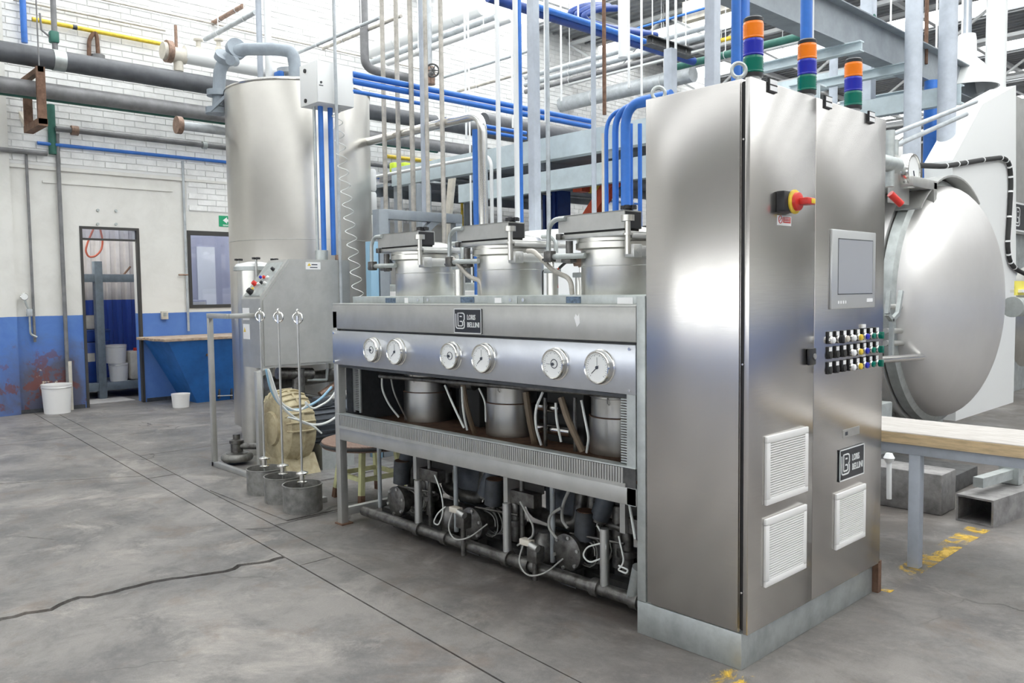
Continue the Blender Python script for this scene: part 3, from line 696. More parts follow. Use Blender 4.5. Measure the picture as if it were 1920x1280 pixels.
MB().bx(L0+.045, L0+.055, .06, FD-.02, .645, 1.0).build('inner_end_panel', 'charcoal', fr, False)
MB().bx(-1.95, L1, FD-.02, FD-.012, .645, 1.0).build('back_panel', 'charcoal', fr, False)
MB().bx(L0+.02, L1, .015, FD-.03, .985, 1.0).build('upper_pan', 'charcoal', fr, False)
lv = MB()
for k in range(26): lv.bx(L0+.075, L0+.125, .10, .106, .712+k*.011, .7185+k*.011)
lv.bx(L0+.125, L0+.14, .098, .108, .70, 1.0).bx(L0+.06, L0+.075, .098, .108, .70, 1.0); lvo = lv.build('louvre_strip', 'galv', fr, False); lvo['kind'] = 'stuff'
lv = MB()
for k in range(26): lv.bx(-.60, -.545, .028, .034, .705+k*.0112, .7115+k*.0112)
lv.bx(-.545, -.498, .0, .012, .535, 1.004); lvo = lv.build('louvre_strip', 'galv', fr, False); lvo['kind'] = 'stuff'

# ================================================================ THREE KIERS
def kier(lab):
    k = thing('dyeing_kier', lab, 'pressure vessel', (0, 0, 0), 'three kiers on the dyeing machine')
    b = MB().lathe([(.15, -.054), (.15, .125), (.141, .13), (.141, .45), (.185, .52), (.185, .93), (.2, .94)], (0, 0, 0), 'z', 48).build('body', 'kier', k)
    MB().torus((0, 0, .127), (0, 0, 1), .149, .003, 48, 6).build('weld_seam', 'rust', b)
    MB().torus((0, 0, .855), (0, 0, 1), .1855, .0022, 48, 6).build('weld_seam', 'steel', b)
    MB().lathe([(.2, .935), (.21, .938), (.21, .965), (.205, .97), (.205, .995), (.2, 1.0)], (0, 0, 0), 'z', 48).build('flange', 'kier', k)
    # square clamping plate and the channel arm over the lid
    MB().bevbox(-.19, .2, -.205, .19, .985, 1.008, .003).build('lid_plate', 'steel', k)
    MB().lathe([(.18, 1.006), (.165, 1.03), (.10, 1.045), (.02, 1.05)], (0, 0, 0), 'z', 40).build('lid', 'kier', k)
    arm = MB().bx(-.21, .20, -.205, -.199, 1.018, 1.10).bx(-.21, .20, -.086, -.08, 1.018, 1.10).bx(-.21, .20, -.205, -.08, 1.094, 1.10).build('lid_arm', 'panel', k)
    MB().bx(.188, .2015, -.199, -.086, 1.0195, 1.094).build('arm_end', 'black', arm, False)
    MB().bx(-.18, .19, -.198, -.088, 1.009, 1.019).build('arm_gasket', 'rubber', arm, False)
    MB().torus((0, 0, .222), (0, 0, 1), .1425, .0045, 48, 6).build('bead', 'kier', b)
    sb = MB().cyl((.218, -.205, .90), (.218, -.205, 1.05), .013, 16).cyl((.218, -.205, 1.048), (.218, -.205, 1.075), .030, 20).cyl((.218, -.205, .985), (.218, -.205, .995), .021, 16).build('swing_bolt', 'kier', k)
    kb = MB().cyl((.19, -.16, 1.10), (.19, -.16, 1.112), .016, 10)
    for j in range(5): kb.cyl((.19+.026*math.cos(j*1.2566), -.16+.026*math.sin(j*1.2566), 1.105), (.19+.026*math.cos(j*1.2566), -.16+.026*math.sin(j*1.2566), 1.122), .013, 10)
    kb.bx(.165, .215, -.185, -.135, 1.107, 1.12).build('hand_knob', 'black', k)
    MB().bevbox(.195, .25, -.20, -.14, .885, .945, .004).cyl((.252, -.17, .915), (.25, -.17, .915), .012, 12).build('bolt_bracket', 'steel', k)
    MB().bevbox(.185, .235, -.14, .20, .892, .940, .004).build('side_clamp', 'steel', k)
    MB().bevbox(.19, .235, -.19, .21, .972, .995, .003).build('side_jaw', 'steel', k)
    # hinge handle on the left
    h = MB().tube(rounded([(-.155, -.215, 1.085), (-.225, -.215, 1.085), (-.265, -.215, 1.05), (-.268, -.215, .92)], .05), .012, 10).build('lid_handle', 'galv', k)
    MB().cyl((-.27, -.215, .905), (-.05, -.19, .905), .014, 12).build('hinge_bar', 'galv', k)
    MB().bevbox(-.285, -.235, -.235, -.195, .88, .935, .005).bevbox(-.31, -.24, -.22, -.21, .888, .9, .003).build('hinge_lug', 'oily', k)
    MB().cyl((-.17, -.17, .87), (-.17, -.17, .98), .018, 14).bevbox(-.20, -.14, -.2, -.15, .875, .895, .004).bevbox(-.215, -.185, -.22, -.19, .985, 1.015, .004).build('latch_post', 'oily', k)
    MB().tube(rounded([(.20, .05, 1.03), (.27, .05, 1.03), (.30, .05, 1.0), (.30, .05, .94)], .04), .012, 8).build('vent_pipe', 'galv', k)
    # wire pegs and pipe stubs on the lower barrel
    MB().tube([(.04, -.140, .315), (.04, -.146, .315), (.045, -.146, .20), (.055, -.143, .195)], .003, 6).build('wire_peg', 'steel', k)
    MB().tube(rounded([(-.13, -.1, .25), (-.155, -.16, .25), (-.155, -.16, .30)], .02), .006, 6).build('wire_peg', 'steel', k)
    return k
klab = ['steel kier with channel arm lid, farthest from the tall cabinet', 'steel kier with channel arm lid, middle of the three', 'steel kier with channel arm lid, half hidden by the tall cabinet']
KX = [-2.49, -1.72, -.95]; KY = .45
k0 = kier(klab[0]); k0.location = (KX[0], KY, .70); WM[k0.name] = Matrix.Translation((KX[0], KY, .7))
for i in (1, 2): copy_tree(k0, (KX[i], KY, .70), None, klab[i])
# companion cylinders, hoses between the kiers
for i, (p, q0, q1, lb) in enumerate(((862, 505, 556, 'slim steel cylinder beside the farthest kier'), (1036, 512, 556, 'slim steel cylinder standing between the middle and nearest kiers'), (1090, 520, 556, 'slim steel cylinder with valve close beside the nearest kier'))):
    c = P(p, 540, y=.33 if i < 2 else .38); zt = P(p, q0, y=c.y).z
    t = thing('air_cylinder', lb, 'cylinder', (c.x, c.y, 1.418), 'slim cylinders on the machine deck')
    MB().cyl((c.x, c.y, 1.418), (c.x, c.y, zt), .030, 20).build('barrel', 'kier', t)
    MB().bevbox(c.x-.032, c.x+.032, c.y-.032, c.y+.032, zt, zt+.025, .004).build('head', 'galv', t)
    MB().cyl((c.x, c.y, zt+.025), (c.x, c.y, zt+.06), .010, 10).build('rod', 'chrome', t)
    if i == 1: MB().tube(rounded([(c.x-.03, c.y, zt+.01), (c.x-.07, c.y, zt+.02), (c.x-.06, c.y-.01, zt-.05), (c.x-.07, c.y, 1.42)], .05), .004, 6).build('air_line', 'rubber', t)
    if i == 2:
        MB().cyl((c.x-.02, c.y-.03, zt+.085), (c.x+.03, c.y, zt+.085), .030, 16).cyl((c.x, c.y, zt+.05), (c.x, c.y, zt+.08), .015, 10).build('valve_body', 'brownvalve', t)
        MB().tube([(c.x-.02, c.y-.03, zt+.09), (c.x-.07, c.y-.04, zt+.075), (c.x-.11, c.y-.04, zt+.05)], .008, 8).build('lever', 'black', t)
        MB().tube(rounded([(c.x-.11, c.y-.04, zt+.05), (c.x-.13, c.y-.04, zt+.04), (c.x-.13, c.y-.04, zt-.0), (c.x-.125, c.y-.04, zt-.05)], .02), .005, 6).build('grip', 'orangered', t)
for lb, a, b, c_ in (('grey hose slanting from the farthest kier down to the deck', (848, 483), (880, 520), (905, 556)), ('grey hose slanting from the middle kier down to the deck', (1000, 470), (1040, 510), (1073, 552))):
    p0 = P(*a, y=.24); p1 = P(*b, y=.25); p2 = P(*c_, y=.28); p2.z = 1.42
    single(MB().tube(rounded([p0+Vector((-.04, .0, 0)), p0, p1, p2+Vector((-.01, 0, .08)), p2], .07), .0125, 10), 'hose', 'beigepipe', lb, 'hose', 'deck hoses')

# ================================================================ BENEATH THE MACHINE
UX = [P(745, 930, y=.2).x, P(886, 975, y=.2).x, P(1065, 1035, y=.2).x]
for i, x in enumerate((-2.25, -1.475, -.707)):
    MB().bx(x, x+.03, .15, .42, .352, .536).build('hanger_bracket', 'panel', fr, False); MB().bx(x+.03, x+.20, .17, .23, .352, .42).build('bracket_arm', 'oily', fr, False)
for i, x in enumerate(KX):
    MB().lathe([(.04, .36), (.11, .42), (.13, .47), (.13, .684)], (x, KY, 0), 'z', 28).build('kier_sump', 'potsteel', fr)
    MB().cyl((x-.05, KY-.1, .13), (x-.05, KY-.1, .40), .028, 14).build('drain_pipe', 'oily', fr)
    MB().cyl((x+.06, KY-.08, .10), (x+.06, KY-.08, .40), .034, 14).build('drain_pipe', 'oily', fr)
def pump(lab):
    t = thing('circulation_pump', lab, 'pump', (0, 0, 0), 'pumps under the dyeing machine')
    MB().lathe([(.02, -.022), (.06, -.018), (.078, -.012), (.09, -.01), (.09, .012), (.078, .016), (.078, .05), (.05, .075), (.05, .12), (.068, .125), (.068, .30), (.03, .31)], (0, 0, .17), 'y', 32).build('casing', 'oily', t)
    for k in range(6):
        a = k*PI/3+.3; MB().cyl((.078*math.cos(a), -.010, .17+.078*math.sin(a)), (.078*math.cos(a), -.022, .17+.078*math.sin(a)), .009, 8).build('bolt', 'steel', t)
    MB().torus((0, -.012, .17), (0, 1, 0), .05, .006, 24, 6).build('casing_rib', 'oily', t)
    MB().bx(-.05, .05, .0, .06, .0, .09).build('foot', 'darkiron', t, False); MB().bx(-.06, .06, .15, .28, 0, .11).build('foot', 'darkiron', t, False)
    cl = []
    for k in range(90):
        a = k*2*PI/15; cl.append((.045+.075*math.cos(a)*(1+.08*math.sin(k*.7)), .06+.0016*k, .165+.072*math.sin(a)*(1+.06*math.cos(k))))
    MB().tube(cl, .0035, 5).build('wire_coil', 'hose_grey', t)
    MB().cyl((-.02, .04, .25), (.30, .06, .262), .007, 8).build('control_rod', 'oily', t)
    return t
pl = ['oily steel pump with round cover near the left leg of the machine', 'oily steel pump with round cover under the middle of the machine', 'oily steel pump with round cover nearest the tall cabinet']
pm = pump(pl[0]); pm.location = (UX[0], .2, 0); WM[pm.name] = Matrix.Translation((UX[0], .2, 0))
for i in (1, 2): copy_tree(pm, (UX[i], .2, 0), None, pl[i])
def canister(lab, loc):
    t = thing('filter_canister', lab, 'filter', loc, 'black canisters under the machine')
    m = Matrix.Translation(loc)
    ax = (Vector((.08, .02, 1))).normalized()
    b = Vector(loc); MB().cyl(b, b+ax*.14, .050, 24).build('shell', 'charcoal', t)
    MB().cyl(b+ax*.14, b+ax*.143, .044, 24).build('top_plate', 'rust', t)
    MB().cyl(b-ax*.03, b, .02, 12).build('neck', 'oily', t)
    return t
for x, p, lb in ((0, (752, 905), 'black upright canister by the left pump'), (1, (925, 945), 'black upright canister by the middle pump'), (2, (1095, 1010), 'black upright canister by the pump nearest the tall cabinet')):
    q = P(*p, y=.27); canister(lb, q)
for p, lb in (((763, 858), 'dark drive motor hanging above the left pump'), ((918, 905), 'dark drive motor hanging above the middle pump'), ((1133, 945), 'dark drive motor hanging above the pump nearest the tall cabinet')):
    q = P(*p, y=.32); t = thing('drive_motor', lb, 'motor', q, 'drive motors under the machine'); ax = Vector((.35, .1, 1)).normalized()
    MB().cyl(q-ax*.075, q+ax*.10, .048, 24).build('housing', 'motor', t); MB().cyl(q-ax*.09, q-ax*.075, .040, 24).build('end_cap', 'oily', t); MB().cyl(q-ax*.12, q-ax*.09, .012, 10).build('shaft_end', 'chrome', t)
# header pipe on the floor with its fittings
hp = thing('header_pipe', 'long oily pipe lying along the floor under the machine', 'pipe', (-1.5, .12, .04))
MB().cyl((-2.75, .13, .075), (-.5, .13, .075), .030, 16).build('run', 'oily', hp)
for x in (-2.2, -1.95, -1.45, -1.3, -.85, -.62): MB().cyl((x, .13, .075), (x+.045, .13, .075), .042, 16).build('coupling', 'oily', hp)
for x in (-2.2, -1.45, -.8): MB().cyl((x+.02, .13, .075), (x+.02, .13, .36), .022, 14).build('riser', 'steel', hp)
MB().cyl((-.62, .13, .075), (-.56, .10, .24), .03, 14).build('riser', 'galv', hp)
single(MB().bx(-2.8, -.5, .30, .36, .0, .06), 'floor_rail', 'darkiron', 'dark floor rail behind the header pipe', 'rail')
single(MB().bx(-2.8, -.5, .62, .68, .0, .06), 'floor_rail', 'darkiron', 'dark floor rail at the back under the machine', 'rail')
for p, lb in (((868, 968), 'small control valve with pale label left of the middle pump'), ((1003, 1030), 'small control valve with pale label left of the pump nearest the cabinet')):
    q = P(*p, y=.09); t = thing('control_valve', lb, 'valve', (q.x, q.y, 0), 'control valves on the header pipe')
    MB().bevbox(q.x-.03, q.x+.04, q.y-.03, q.y+.03, q.z-.06, q.z+.02, .008).cyl((q.x, q.y, .03), (q.x, q.y, q.z-.04), .014, 10).build('body', 'oily', t)
    MB().bevbox(q.x-.07, q.x+.0, q.y-.04, q.y-.0, q.z+.02, q.z+.05, .004).build('coil_head', 'cream', t)
    MB().cyl((q.x+.0, q.y-.03, q.z+.03), (q.x+.05, q.y-.03, q.z+.02), .018, 12).build('solenoid', 'steel', t)
    MB().tube(rounded([(q.x-.05, q.y-.03, q.z+.02), (q.x-.06, q.y-.06, q.z-.06), (q.x+.02, q.y-.08, q.z-.11), (q.x+.12, q.y-.06, q.z-.08), (q.x+.15, q.y+.04, q.z-.02)], .05), .004, 6).build('cable', 'hose_grey', t)
# dark pipework filling the space behind the pumps
pw = thing('rear_pipework', 'dark oily pipes and traps packed behind the pumps under the machine', 'pipework', (-1.6, .7, 0))
rp = random.Random(11)
for i, x in enumerate(KX):
    MB().lathe([(.05, .10), (.15, .13), (.165, .18), (.165, .34), (.14, .40), (.06, .43)], (x+.28, .66, 0), 'z', 28).build('motor_bell', 'motor', pw)
    MB().cyl((x+.28, .66, 0), (x+.28, .66, .12), .09, 18).build('motor_foot', 'darkiron', pw)
    MB().tube(rounded([(x+.05, .55, .34), (x+.05, .55, .20), (x+.28, .50, .20), (x+.45, .5, .20), (x+.45, .55, .52)], .06), .038, 12).build('pipe', 'oily', pw)
    MB().tube(rounded([(x-.15, .42, .52), (x-.15, .42, .30), (x+.02, .36, .30), (x+.12, .36, .30), (x+.12, .36, .08)], .05), .028, 12).build('pipe', 'oily', pw)
    MB().tube(rounded([(x-.22, .55, .0), (x-.22, .55, .36), (x-.10, .60, .40), (x+.1, .62, .46)], .06), .045, 12).build('pipe', 'darkiron', pw)
    MB().cyl((x-.22, .55, .24), (x-.22, .55, .28), .075, 16).build('flange', 'oily', pw)
    MB().cyl((x+.12, .36, .17), (x+.12, .36, .20), .055, 16).build('flange', 'oily', pw)
    MB().lathe([(.05, .0), (.06, .02), (.06, .16), (.04, .2)], (x+.40, .30, .0), 'z', 18).build('trap', 'oily', pw)
    MB().bevbox(x-.02, x+.14, .80, .88, .22, .50, .01).build('junction_box', 'darkiron', pw)
    MB().cyl((x-.30, .28, .06), (x-.30, .28, .53), .014, 10).build('stand_pipe', 'greypipe', pw)
    MB().cyl((x+.33, .2, .06), (x+.33, .2, .53), .013, 10).build('stand_pipe', 'oily', pw)
MB().cyl((-2.75, .78, .30), (-.55, .78, .30), .05, 14).build('pipe', 'darkiron', pw)
MB().cyl((-2.75, .84, .46), (-.55, .84, .46), .035, 14).build('pipe', 'navy', pw)
MB().cyl((-2.75, .48, .11), (-.55, .48, .11), .045, 14).build('pipe', 'oily', pw)
def hose(lab, pts, r, m_, y=None, n=8, rad=.06, group='small hoses of the dyeing machine', nm='hose'):
    q = [P(a, b, y=(y if not isinstance(y, (list, tuple)) else y[i])) for i, (a, b) in enumerate(pts)]
    single(MB().tube(rounded(q, rad), r, n), nm, m_, lab, 'hose', group)
hose('thin pale hose curling onto the floor beside the left control valve', [(815, 890), (828, 925), (832, 960), (822, 985), (812, 980), (820, 962), (835, 950)], .004, 'hose_clear', .08)
hose('thin grey hose dropping to the right control valve', [(975, 940), (1000, 985), (1000, 1005), (970, 1022)], .005, 'hose_grey', .07)
hose('grey hose arching left of the pump nearest the cabinet', [(1052, 952), (1030, 965), (1028, 990), (1045, 1010)], .007, 'hose_grey', .15)
hose('grey hose hanging down to the pump nearest the cabinet', [(1070, 912), (1055, 945), (1053, 975), (1065, 990)], .008, 'hose_grey', .18)
hose('pale hose ending in a loop beside the cabinet plinth', [(1160, 1005), (1170, 1050), (1165, 1062), (1158, 1068), (1175, 1075), (1178, 1068), (1160, 1060)], .004, 'hose_clear', .10)
hose('pale loop of wire by the pump nearest the cabinet', [(1120, 985), (1138, 1020), (1132, 1045), (1105, 1055), (1092, 1042), (1100, 1025), (1128, 1018)], .004, 'hose_clear', .12)
hose('straight bright tube leaning beside the cabinet plinth', [(1180, 945), (1187, 985), (1191, 1010)], .006, 'hose_clear', .05, rad=.02)
# ---- hoses and manifold behind the open bay of the front
single(MB().cyl(P(712, 705, y=.12), P(1170, 742, y=.12), .012, 10), 'manifold_pipe', 'oily', 'dark manifold pipe under the gauge panel', 'pipe')
hose('pale thin hose at the left end of the open bay', [(716, 705), (716, 730), (730, 760), (748, 782)], .006, 'hose_clear', [.12, .12, .16, .2])
hose('grey thin hose second from the left in the open bay', [(733, 708), (738, 735), (752, 765), (762, 785)], .005, 'hose_grey', [.13, .13, .2, .3])
hose('pale straight hose slanting right of the farthest kier', [(834, 722), (850, 760), (870, 802)], .006, 'hose_clear', [.10, .10, .12])
hose('pale upright hose right of the farthest kier', [(866, 725), (868, 770), (876, 806)], .006, 'hose_clear', [.10, .10, .13])
hose('brown thick hose between the farthest and middle kiers', [(868, 720), (876, 770), (890, 812)], .014, 'hose_brown', [.16, .18, .25])
hose('pale curved hose left of the middle kier', [(898, 728), (910, 752), (911, 790)], .005, 'hose_clear', [.12, .12, .15])
hose('brown thick hose right of the middle kier', [(986, 735), (992, 780), (1003, 832)], .018, 'hose_brown', [.25, .25, .3])
hose('pale hose bowing left in the right part of the bay', [(1018, 735), (1004, 765), (1004, 800), (1015, 834)], .0065, 'hose_clear', [.09, .08, .08, .12])
hose('pale hose beside the dark valve block', [(1042, 755), (1043, 785), (1052, 828)], .006, 'hose_clear', [.10, .10, .12])
hose('brown thick hose crossing the dark valve block', [(1052, 745), (1064, 785), (1092, 845)], .016, 'hose_brown', [.10, .10, .15])
hose('pale hose bowing left of the nearest kier', [(1090, 750), (1100, 800), (1104, 820), (1100, 848)], .006, 'hose_clear', [.09, .09, .09, .12])
vb = thing('valve_block', 'dark valve block with silver cylinders between the middle and nearest kiers', 'valve', (-1.30, .4, .70))
MB().bevbox(-1.42, -1.16, .42, .62, .645, .96, .01).build('block', 'rubber', vb)
q = P(1010, 760, y=.34); q2 = P(1052, 766, y=.34); MB().cyl(q, q2, .026, 20).cyl((q+q2)/2, (q+q2)/2+Vector((0, .1, 0)), .018, 12).build('upper_cylinder', 'chrome', vb)
q = P(1012, 824, y=.34); q2 = P(1072, 838, y=.34); q.z = q2.z = .728; MB().cyl(q, q2, .026, 20).build('lower_cylinder', 'chrome', vb)
for p in (1022, 1078): MB().cyl(P(p, 745, y=.3), Vector((P(p, 745, y=.3).x, .3, .645)), .010, 10).build('stand_pipe', 'oily', vb)
vb2 = thing('valve_block', 'dark valve block between the farthest and middle kiers', 'valve', (-2.1, .4, .70))
MB().bevbox(-2.19, -2.0, .45, .62, .645, .94, .01).build('block', 'rubber', vb2)
MB().cyl((-2.2, .40, .90), (-1.98, .40, .90), .03, 14).build('upper_cylinder', 'oily', vb2)
MB().cyl((-2.05, .38, .645), (-2.05, .38, .93), .010, 10).build('stand_pipe', 'oily', vb2)

# ================================================================ LEFT OF THE MACHINE
# ---- big storage tank
TC = Vector((-6.1, 1.63, 0)); TR = .715; TZ = 3.46
tk = thing('storage_tank', 'tall cylindrical brushed steel storage tank with welded seam', 'tank', (TC.x, TC.y, 0))
zs = P(560, 447, d=7.8).z
MB().lathe([(TR*.9, .10), (TR, .14), (TR, TZ-.03), (TR-.01, TZ), (TR*.9, TZ+.03), (.05, TZ+.08)], TC, 'z', 96).build('shell', 'tank', tk)
MB().torus((TC.x, TC.y, TZ-.012), (0, 0, 1), TR+.002, .008, 96, 8).build('rim', 'chrome', tk)
MB().torus((TC.x, TC.y, zs), (0, 0, 1), TR+.001, .003, 96, 6).build('weld_seam', 'steel', tk)
for k in range(4):
    a = k*PI/2+.4; MB().cyl((TC.x+TR*.8*math.cos(a), TC.y+TR*.8*math.sin(a), 0), (TC.x+TR*.8*math.cos(a), TC.y+TR*.8*math.sin(a), .13), .05, 14).build('leg', 'steel', tk)
# coiled thin cable hanging down the tank
cc = []
pa, pb = Vector((-4.80, 1.27, 3.05)), P(672, 556, d=6.75)
for k in range(180):
    t = k/179; c = pa.lerp(pb, t); cc.append(c+Vector((.68, .72, 0))*(.045*math.cos(k*.5))+Vector((-.72, .68, 0))*(.03*math.sin(k*.5)))
single(MB().tube(cc, .0035, 5), 'coiled_cable', 'hose_clear', 'thin coiled white cable hanging down in front of the tank', 'cable')
# ---- control console with sloping front
KX0, KX1, KY0, KY1, KZ0, KZ1 = -5.02, -4.68, .44, 1.29, .832, 1.728
cs = thing('control_console', 'grey steel console box with sloping button panel in front of the tank', 'console', ((KX0+KX1)/2, .85, 0))
prof = [(KY0, KZ0), (KY1, KZ0), (KY1, KZ1), (.70, KZ1), (KY0, 1.40)]
MB().prism([(KX0, y, z) for y, z in prof], (KX1-KX0, 0, 0)).build('housing', 'panel', cs, False)
MB().prism([(KX1, y+dy, z+dz) for (y, z), (dy, dz) in zip(prof, ((.02, .02), (-.01, .02), (-.01, -.015), (.01, -.015), (.02, -.01)))], (.012, 0, 0)).build('side_door', 'panel', cs, False)
sl = Vector((0, .70-KY0, KZ1-1.40)).normalized(); nr = Vector((0, -sl.z, sl.y)); o0 = Vector((KX0, KY0, 1.40))
MB().prism([o0+Vector((.03, 0, 0))+sl*.03, o0+Vector((.30, 0, 0))+sl*.03, o0+Vector((.30, 0, 0))+sl*.385, o0+Vector((.03, 0, 0))+sl*.385], nr*.006).build('button_panel', 'galv', cs, False)
for k, (u, v, m_, r, h) in enumerate(((.24, .30, 'black', .016, .03), (.11, .22, 'bluelens', .013, .02), (.17, .22, 'red', .014, .022), (.23, .22, 'whiteplastic', .013, .018), (.09, .15, 'red', .022, .035), (.15, .15, 'whiteplastic', .013, .018), (.20, .16, 'black', .014, .025), (.25, .16, 'whiteplastic', .013, .018), (.10, .10, 'yellow', .016, .012), (.13, .06, 'black', .026, .045))):
    b0 = o0+Vector((u, 0, 0))+sl*v+nr*.006
    pb_ = MB().cyl(b0, b0+nr*h, r, 16, r*.85).build('push_button', m_, cs)
    MB().cyl(b0, b0+nr*.004, r*1.2, 16).build('collar', 'chrome', pb_)
a, b = P(573, 491, x=KX1+.013), P(601, 505, x=KX1+.013)
wt = MB().bx(KX1+.012, KX1+.0135, a.y, b.y, b.z, a.z).build('warning_sticker', 'paper', cs, False)
MB().prism([(KX1+.0135, a.y+.015, b.z+.03), (KX1+.0135, a.y+.05, b.z+.03), (KX1+.0135, a.y+.033, a.z-.008)], (.001, 0, 0)).build('print', 'yellow', wt, False)
MB().bx(KX1+.0135, KX1+.0142, a.y+.055, b.y-.03, b.z+.036, b.z+.045).bx(KX1+.0135, KX1+.0142, a.y+.04, b.y-.03, b.z+.012, b.z+.02).build('print', 'ink', wt, False)
for (p0, p1, m_) in (((455, 577), (468, 600), 'paper'), ((456, 607), (469, 636), 'paper')):
    a, b = P(*p0, y=KY0), P(*p1, y=KY0)
    s_ = MB().bx(a.x, b.x, KY0-.002, KY0, b.z, a.z).build('sticker', m_, cs, False)
    if p0[1] > 600: MB().prism([(a.x+.01, KY0-.002, b.z+.06), (a.x+.05, KY0-.002, b.z+.06), (a.x+.03, KY0-.002, b.z+.10)], (0, -.001, 0)).build('print', 'yellow', s_, False)
q = P(603, 478, x=-4.85)
MB().cyl((-4.85, q.y, KZ1), (-4.85, q.y, KZ1+.09), .055, 24).build('cable_gland', 'galv', cs)
MB().cyl((-4.80, q.y+.14, KZ1), (-4.80, q.y+.14, KZ1+.05), .03, 16).build('cable_gland', 'brownvalve', cs)
# stand below the console
lp2 = P(490, 892, z=0)
MB().bevbox(lp2.x-.024, lp2.x+.024, lp2.y-.024, lp2.y+.024, 0, KZ0, .003).build('leg', 'panel', cs)
MB().bar((lp2.x, lp2.y, KZ0-.02), (KX1-.1, KY0+.12, KZ0-.02), .045, .04).build('leg_tie', 'panel', cs, False)
MB().bevbox(KX1-.055, KX1, KY1-.06, KY1, 0, KZ0, .003).build('leg', 'panel', cs)
MB().bevbox(KX0, KX0+.05, KY1-.06, KY1, 0, KZ0, .003).build('leg', 'panel', cs)
wr_ = thing('work_rail', 'thin grey steel tube frame standing left of the console', 'frame', (-5.1, .2, 0))
p1_ = P(403, 873, z=0); RX, RY = p1_.x, p1_.y
MB().bevbox(RX-.02, RX+.02, RY-.02, RY+.02, 0, 1.27, .003).build('post', 'panel', wr_)
MB().bevbox(RX-.02, RX+.36, RY-.022, RY+.022, 1.245, 1.285, .003).build('top_rail', 'panel', wr_)
MB().bevbox(RX-.02, -3.35, RY-.02, RY+.02, 0, .04, .003).build('bottom_rail', 'panel', wr_)
MB().bevbox(RX+.33, RX+.37, RY+.0, KY0, 1.245, 1.285, .003).build('link_rail', 'panel', wr_)
# ---- small lidded vessel behind the console
VC = P(478, 520, y=.78); vx, vy = VC.x, VC.y
sv = thing('small_vessel', 'small lidded steel vessel with black hand knobs behind the console', 'vessel', (vx, vy, 0))
zl = P(478, 497, y=vy).z
MB().lathe([(.15, .0), (.155, .05), (.155, zl-.04)], (vx, vy, 0), 'z', 36).build('shell', 'kier', sv)
MB().lathe([(.185, zl-.05), (.185, zl-.015)], (vx, vy, 0), 'z', 36).build('flange', 'galv', sv)
MB().lathe([(.175, zl-.015), (.16, zl+.01), (.06, zl+.03)], (vx, vy, 0), 'z', 36).build('lid', 'white', sv)
for a in (3.5, 5.9, 1.5):
    c = Vector((vx+.19*math.cos(a), vy+.19*math.sin(a), 0))
    kn = MB().cyl((c.x, c.y, zl+.045), (c.x, c.y, zl+.06), .02, 12)
    for j in range(4): kn.cyl((c.x+.025*math.cos(j*PI/2), c.y+.025*math.sin(j*PI/2), zl+.045), (c.x+.025*math.cos(j*PI/2), c.y+.025*math.sin(j*PI/2), zl+.063), .014, 10)
    kn.build('hand_knob', 'black', sv)
    MB().cyl((c.x, c.y, zl-.14), (c.x, c.y, zl+.05), .010, 10).build('eye_bolt', 'steel', sv)
# ---- blower with motor
bw = thing('blower', 'beige ribbed cast blower beside the console leg', 'blower', (-4.42, .5, 0))
BXC, BYC, BZC = -4.45, .52, .37
MB().lathe([(.10, -.13), (.22, -.13), (.275, -.10), (.29, -.03), (.29, .05), (.275, .11), (.20, .15), (.10, .15)], (BXC, BYC, BZC), 'y', 40).build('volute', 'beigecast', bw)
rbm = MB()
for k in range(14):
    a = k*PI/13; d = Vector((math.cos(a), 0, math.sin(a)))
    pts = [Vector((BXC, BYC+yy, BZC))+d*rr for yy, rr in ((-.12, .235), (-.09, .285), (-.02, .299), (.05, .299), (.10, .285), (.13, .235))]
    rbm.tube(pts, .009, 6)
rbm.build('cooling_rib', 'beigecast', bw)
MB().torus((BXC, BYC, BZC), (0, 1, 0), .291, .012, 44, 6).build('casing_joint', 'beigecast', bw)
MB().lathe([(.09, -.16), (.13, -.15), (.14, -.13), (.14, -.10)], (BXC, BYC, BZC), 'y', 28).build('inlet_boss', 'beigecast', bw)
MB().prism([(BXC-.25, BYC-.12, 0), (BXC+.25, BYC-.12, 0), (BXC+.15, BYC-.12, .16), (BXC-.15, BYC-.12, .16)], (0, .28, 0)).build('pedestal', 'beigecast', bw, False)
mo = thing('blower_motor', 'dark finned electric motor behind the beige blower', 'motor', (BXC, .95, 0))
MB().cyl((BXC, BYC+.155, BZC), (BXC, BYC+.55, BZC), .155, 28).build('housing', 'motor', mo)
fm = MB()
for k in range(22):
    a = k*2*PI/22; d = Vector((math.cos(a), 0, math.sin(a))); fm.bar(Vector((BXC, BYC+.18, BZC))+d*.165, Vector((BXC, BYC+.48, BZC))+d*.165, .005, .024, d)
fm.build('cooling_fin', 'motor', mo, False)
MB().lathe([(.17, .48), (.17, .60), (.13, .63)], (BXC, BYC, BZC), 'y', 28).build('fan_cowl', 'motor', mo)
MB().bx(BXC-.16, BXC+.2, BYC+.2, BYC+.5, 0, .215).build('foot', 'galv', mo, False)
MB().bevbox(BXC+.02, BXC+.12, BYC+.22, BYC+.36, BZC+.14, BZC+.22, .01).build('terminal_box', 'motor', mo)
single(MB().bx(-4.72, -3.95, .36, 1.3, 0, .012), 'base_sheet', 'oldsteelplate', 'flat steel sheet under the blower', 'plate')
